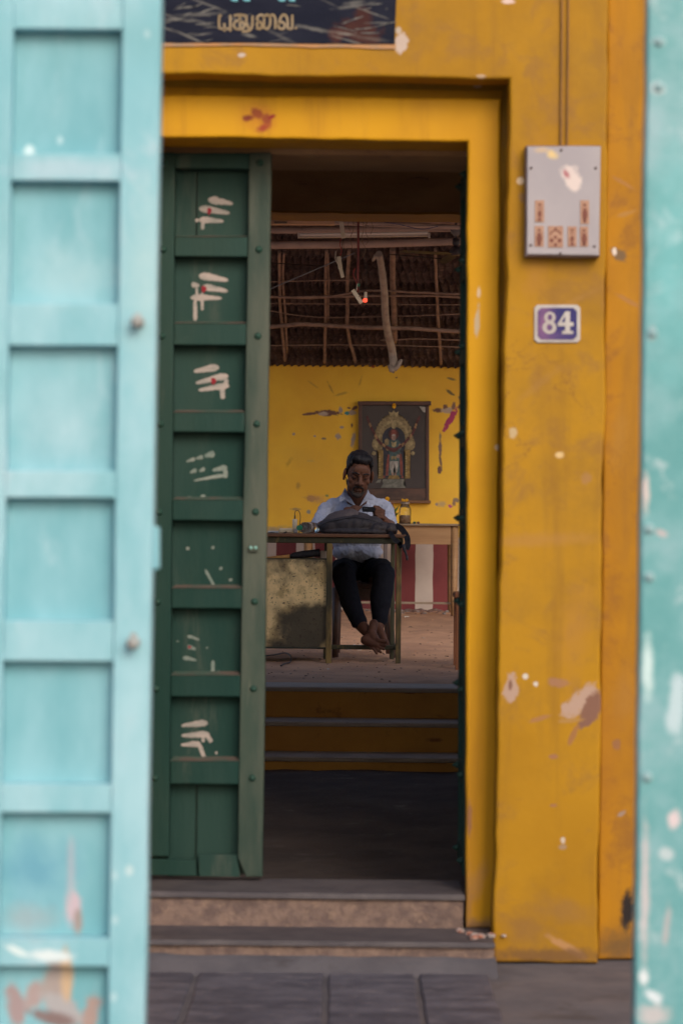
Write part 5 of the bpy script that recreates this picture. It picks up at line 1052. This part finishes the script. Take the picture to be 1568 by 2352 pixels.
cap2(bm, [h(-.031, -.078, -.062), h(-.030, -.076, -.082), h(-.020, -.082, -.098), h(0, -.089, -.104), h(.020, -.082, -.098), h(.030, -.076, -.082), h(.031, -.078, -.062)], [.004, .008, .012, .014, .012, .008, .004], 10)
he(bm, (0, -.086, -.092), (.016, .007, .015)); 
for s in (-1, 1): cap2(bm, [h(s*.024, -.070, -.100), h(s*.045, -.048, -.085), h(s*.062, -.018, -.055), h(s*.070, -.004, -.02)], [.008, .0058, .004, .003], 8)
remesh('beard', bm, M_beard, MAN, .003, 3, lambda c, n: .0012*noise.noise(c*300))
cap_o('lips', [([h(-.018, -.0850, -.0665), h(0, -.0905, -.068), h(.018, -.0850, -.0665)], [.0022, .0036, .0022])], 0, M_lip)
# shirt
M_shirt = mat('pale_blue_shirt_cotton', (.30,.325,.43), (.25,.275,.375), .85, 5, .25, 220, bdist=.001)
bm = bmesh.new()
cap2(bm, [P(757, 1170, 15.61), P(790, 1158, 15.62), P(846, 1158, 15.62), P(879, 1170, 15.61)], [.055, .058, .058, .055], 18)
ellip(bm, P(818, 1196, 15.59), (.175, .112, .115), sub=3); ellip(bm, P(819, 1235, 15.60), (.152, .115, .12), sub=3); ellip(bm, P(820, 1268, 15.60), (.148, .13, .066), sub=3)
cap2(bm, [P(752, 1172, 15.60), P(742, 1192, 15.52), P(733.5, 1211, 15.44)], [.054, .056, .053], 18)
cap2(bm, [P(882, 1172, 15.60), P(888, 1190, 15.52), P(890, 1200, 15.44)], [.053, .053, .050], 18)
bm2 = bm
def folds(co, n):
    a = noise.noise(Vector((co.x*11+co.z*6, co.y*5, co.z*9-co.x*8))); b = noise.noise(Vector((co.x*24-co.z*10, co.y*8, co.z*15+3)))
    c = noise.noise(Vector((co.x*34+co.z*26, co.y*12, co.z*20-co.x*22)))
    return .0055*(1-abs(a)*3.4)+.004*b+.0042*(1-min(1, abs(c)*4))
shirt = remesh('shirt', bm, M_shirt, MAN, .0045, 6, folds)
def cutfaces(o, fn):
    bm = bmesh.new(); bm.from_mesh(o.data); kill = [f for f in bm.faces if fn(f.calc_center_median())]
    bmesh.ops.delete(bm, geom=kill, context='FACES'); bm.to_mesh(o.data); bm.free()
def touv(p): x = p.x*F/p.y; y = (EYE-p.z)*F/p.y; return (CR*x-SR*y+784, SR*x+CR*y+1176)
def inV(p):
    if p.y > 15.62: return False
    u, v = touv(p)
    return v < 1163 and abs(u-818) < (1163-v)*.62+.5
cutfaces(shirt, inV)
cutfaces(shirt, lambda p: (lambda uv: uv[1] > 1284+3*math.sin(uv[0]*.13)-(6 if 800 < uv[0] < 835 else 0)*-1)(touv(p)))
M_col = M_shirt
def flap(name, pts, th=.004, m=None):
    bm = bmesh.new(); f = bm.faces.new([bm.verts.new(P(*q4(x, y), d)) for x, y, d in pts]); bmesh.ops.triangulate(bm, faces=[f])
    bmesh.ops.subdivide_edges(bm, edges=bm.edges[:], cuts=2, use_grid_fill=True)
    bmesh.ops.solidify(bm, geom=bm.faces[:], thickness=th); return mo(name, bm, m or M_col, MAN, False)
flap('collar', [(612,620,15.57),(590,660,15.50),(545,745,15.44),(540,795,15.435),(612,762,15.435),(690,815,15.425),(745,848,15.42),(690,760,15.46),(645,690,15.51)])
flap('collar', [(888,650,15.57),(915,700,15.50),(958,768,15.435),(905,764,15.435),(850,800,15.425),(795,845,15.42),(850,745,15.46),(878,690,15.51)])
bm = bmesh.new()
for v in (1182, 1258, 1276): ellip(bm, P(819, v, 15.462), (.005, .003, .005))
# trousers
M_tr = mat('black_navy_trouser_cloth', (.006,.007,.013), (.009,.010,.017), .9, 5, .3, 160, spec=.12)
bm.free(); bm = bmesh.new()
ellip(bm, P(822, 1303, 15.69), (.165, .15, .075), sub=3)
cap2(bm, [P(797, 1312, 15.70), P(791, 1310, 15.45), P(787, 1316, 15.30)], [.080, .074, .066], 18)
cap2(bm, [P(850, 1312, 15.70), P(872, 1310, 15.45), P(880, 1318, 15.32)], [.080, .076, .066], 18)
cap2(bm, [P(787, 1316, 15.30), P(803, 1376, 15.25), P(825, 1430, 15.18)], [.068, .060, .048], 18)
cap2(bm, [P(880, 1318, 15.32), P(874, 1385, 15.30), P(869, 1430, 15.29)], [.068, .062, .044], 18)
tr = remesh('trousers', bm, M_tr, MAN, .006, 4, lambda c, n: .008*noise.noise(Vector((c.x*12+c.z*5, c.y*6, c.z*10)))+.003*noise.noise(c*35))
cutfaces(tr, lambda p: (lambda uv: (uv[1] > 1440 if uv[0] > 846 else uv[1] > 1443-(uv[0]-800)*.08))(touv(p)))
# phone
PH = empty('mobile_phone', P(846, 1171, 15.215), 'black mobile phone held sideways in both hands above the bag', 'phone')
bm = bmesh.new(); box_bm(bm, -.038, .038, -.005, .005, -.0165, .0165, .004)
bmesh.ops.transform(bm, matrix=Matrix.Translation(P(846.5, 1170, 15.19)) @ Matrix.Rotation(.03, 4, 'Y') @ Matrix.Rotation(-.5, 4, 'X'), verts=bm.verts)
mo('case', bm, mat('black_phone_case', (.005,.005,.007), None, .5, bump=0, spec=.1), PH)
bm = bmesh.new()
for dx in (-.026, -.014): ellip(bm, P(846.5, 1170, 15.19)+Vector((dx, -.006, .005)), (.0042, .002, .0042))
mo('lens', bm, mat('phone_lens', (.05,.05,.06), None, .15, bump=0), PH, True)
# bag on the desk
BG = empty('backpack', (P(815, 1228, 15.1).x, 15.1, TZ), 'slumped grey brown backpack lying on the desk before the man', 'bag')
M_bag = mat('grey_brown_nylon', (.040,.031,.035), (.026,.022,.027), .7, 6, .3, 90, spec=.45)
M_bagt = mat('brown_grey_bag_top', (.095,.070,.070), (.07,.054,.058), .7, 6, .3, 90, spec=.45)
def bagfold(c, n): return .008*noise.noise(Vector((c.x*13, c.y*9, c.z*16)))+.004*(1-2*abs(noise.noise(Vector((c.x*22-c.z*14, c.y*9, c.z*20+2)))))
bm = bmesh.new()
ellip(bm, P(805, 1207, 15.10), (.165, .095, .062), sub=3); ellip(bm, P(822, 1197, 15.14), (.085, .07, .054), Matrix.Rotation(.12, 3, 'Y'), 3); ellip(bm, P(762, 1209, 15.10), (.080, .085, .045), sub=3); ellip(bm, P(868, 1213, 15.10), (.085, .085, .036), sub=3)
ellip(bm, P(815, 1221, 15.08), (.21, .09, .024), sub=3); ellip(bm, P(862, 1201, 15.12), (.05, .06, .03), Matrix.Rotation(.5, 3, 'Y'), 3)
bg_ = remesh('body', bm, M_bag, BG, .005, 4, bagfold)
cutfaces(bg_, lambda p: p.z < TZ+.001)
bm = bmesh.new(); ellip(bm, P(782, 1195, 15.115), (.115, .075, .052), Matrix.Rotation(-.20, 3, 'Y'), 3); ellip(bm, P(806, 1186, 15.13), (.055, .06, .040), sub=3); remesh('top_flap', bm, M_bagt, BG, .005, 4, bagfold)
bm = bmesh.new(); ellip(bm, P(896, 1215, 15.09), (.045, .075, .033), sub=3); ellip(bm, P(905, 1216, 15.09), (.022, .07, .032), sub=3); o = remesh('side_pocket', bm, M_bag, BG, .005, 3, bagfold); cutfaces(o, lambda p: p.z < TZ+.001)
tubeo('seam', curve_pts([P(*q4(x, y), 15.02) for x, y in [(285,1095),(400,1040),(560,1008),(700,985),(850,1000),(1000,1040),(1085,1080)]], 6), .0022, M_blk, BG)
M_strap = mat('black_strap_webbing', (.018,.018,.026), (.03,.028,.036), .7, 40, .3, 90)
def ribbon(name, pts, wd, m, parent, th=.004):
    c = curve_pts([Vector(p) for p in pts], 6); bm = bmesh.new(); A = []
    for i, p in enumerate(c):
        t = (c[min(i+1, len(c)-1)]-c[max(i-1, 0)]).normalized(); s = Vector((-t.z, 0, t.x)); s = s.normalized() if s.length > .1 else Vector((1, 0, 0))
        A.append((bm.verts.new(p+s*wd/2), bm.verts.new(p-s*wd/2)))
    for a, b in zip(A[:-1], A[1:]): bm.faces.new((a[0], a[1], b[1], b[0])).smooth = True
    bmesh.ops.solidify(bm, geom=bm.faces[:], thickness=th); return mo(name, bm, m, parent)
ribbon('strap', [P(893, 1222, 14.95), P(898, 1227, 14.875), P(905, 1238, 14.868), P(915, 1247, 14.868), P(922, 1258, 14.868)], .026, M_strap, BG)
ribbon('strap', [P(908, 1207, 15.05), P(918, 1212, 15.0), P(927, 1222, 14.94), P(934, 1234, 14.872), P(935.5, 1250, 14.866), P(932, 1262, 14.866)], .034, M_strap, BG)
tubeo('strap', [P(926, 1250, 14.862), P(928, 1262, 14.862), P(932, 1272, 14.862), P(934, 1284, 14.862)], [.012, .009, .006, .004], M_strap, BG)
tubeo('strap_end', [P(934, 1276, 14.862), P(934.5, 1287, 14.862)], .007, M_strap, BG)
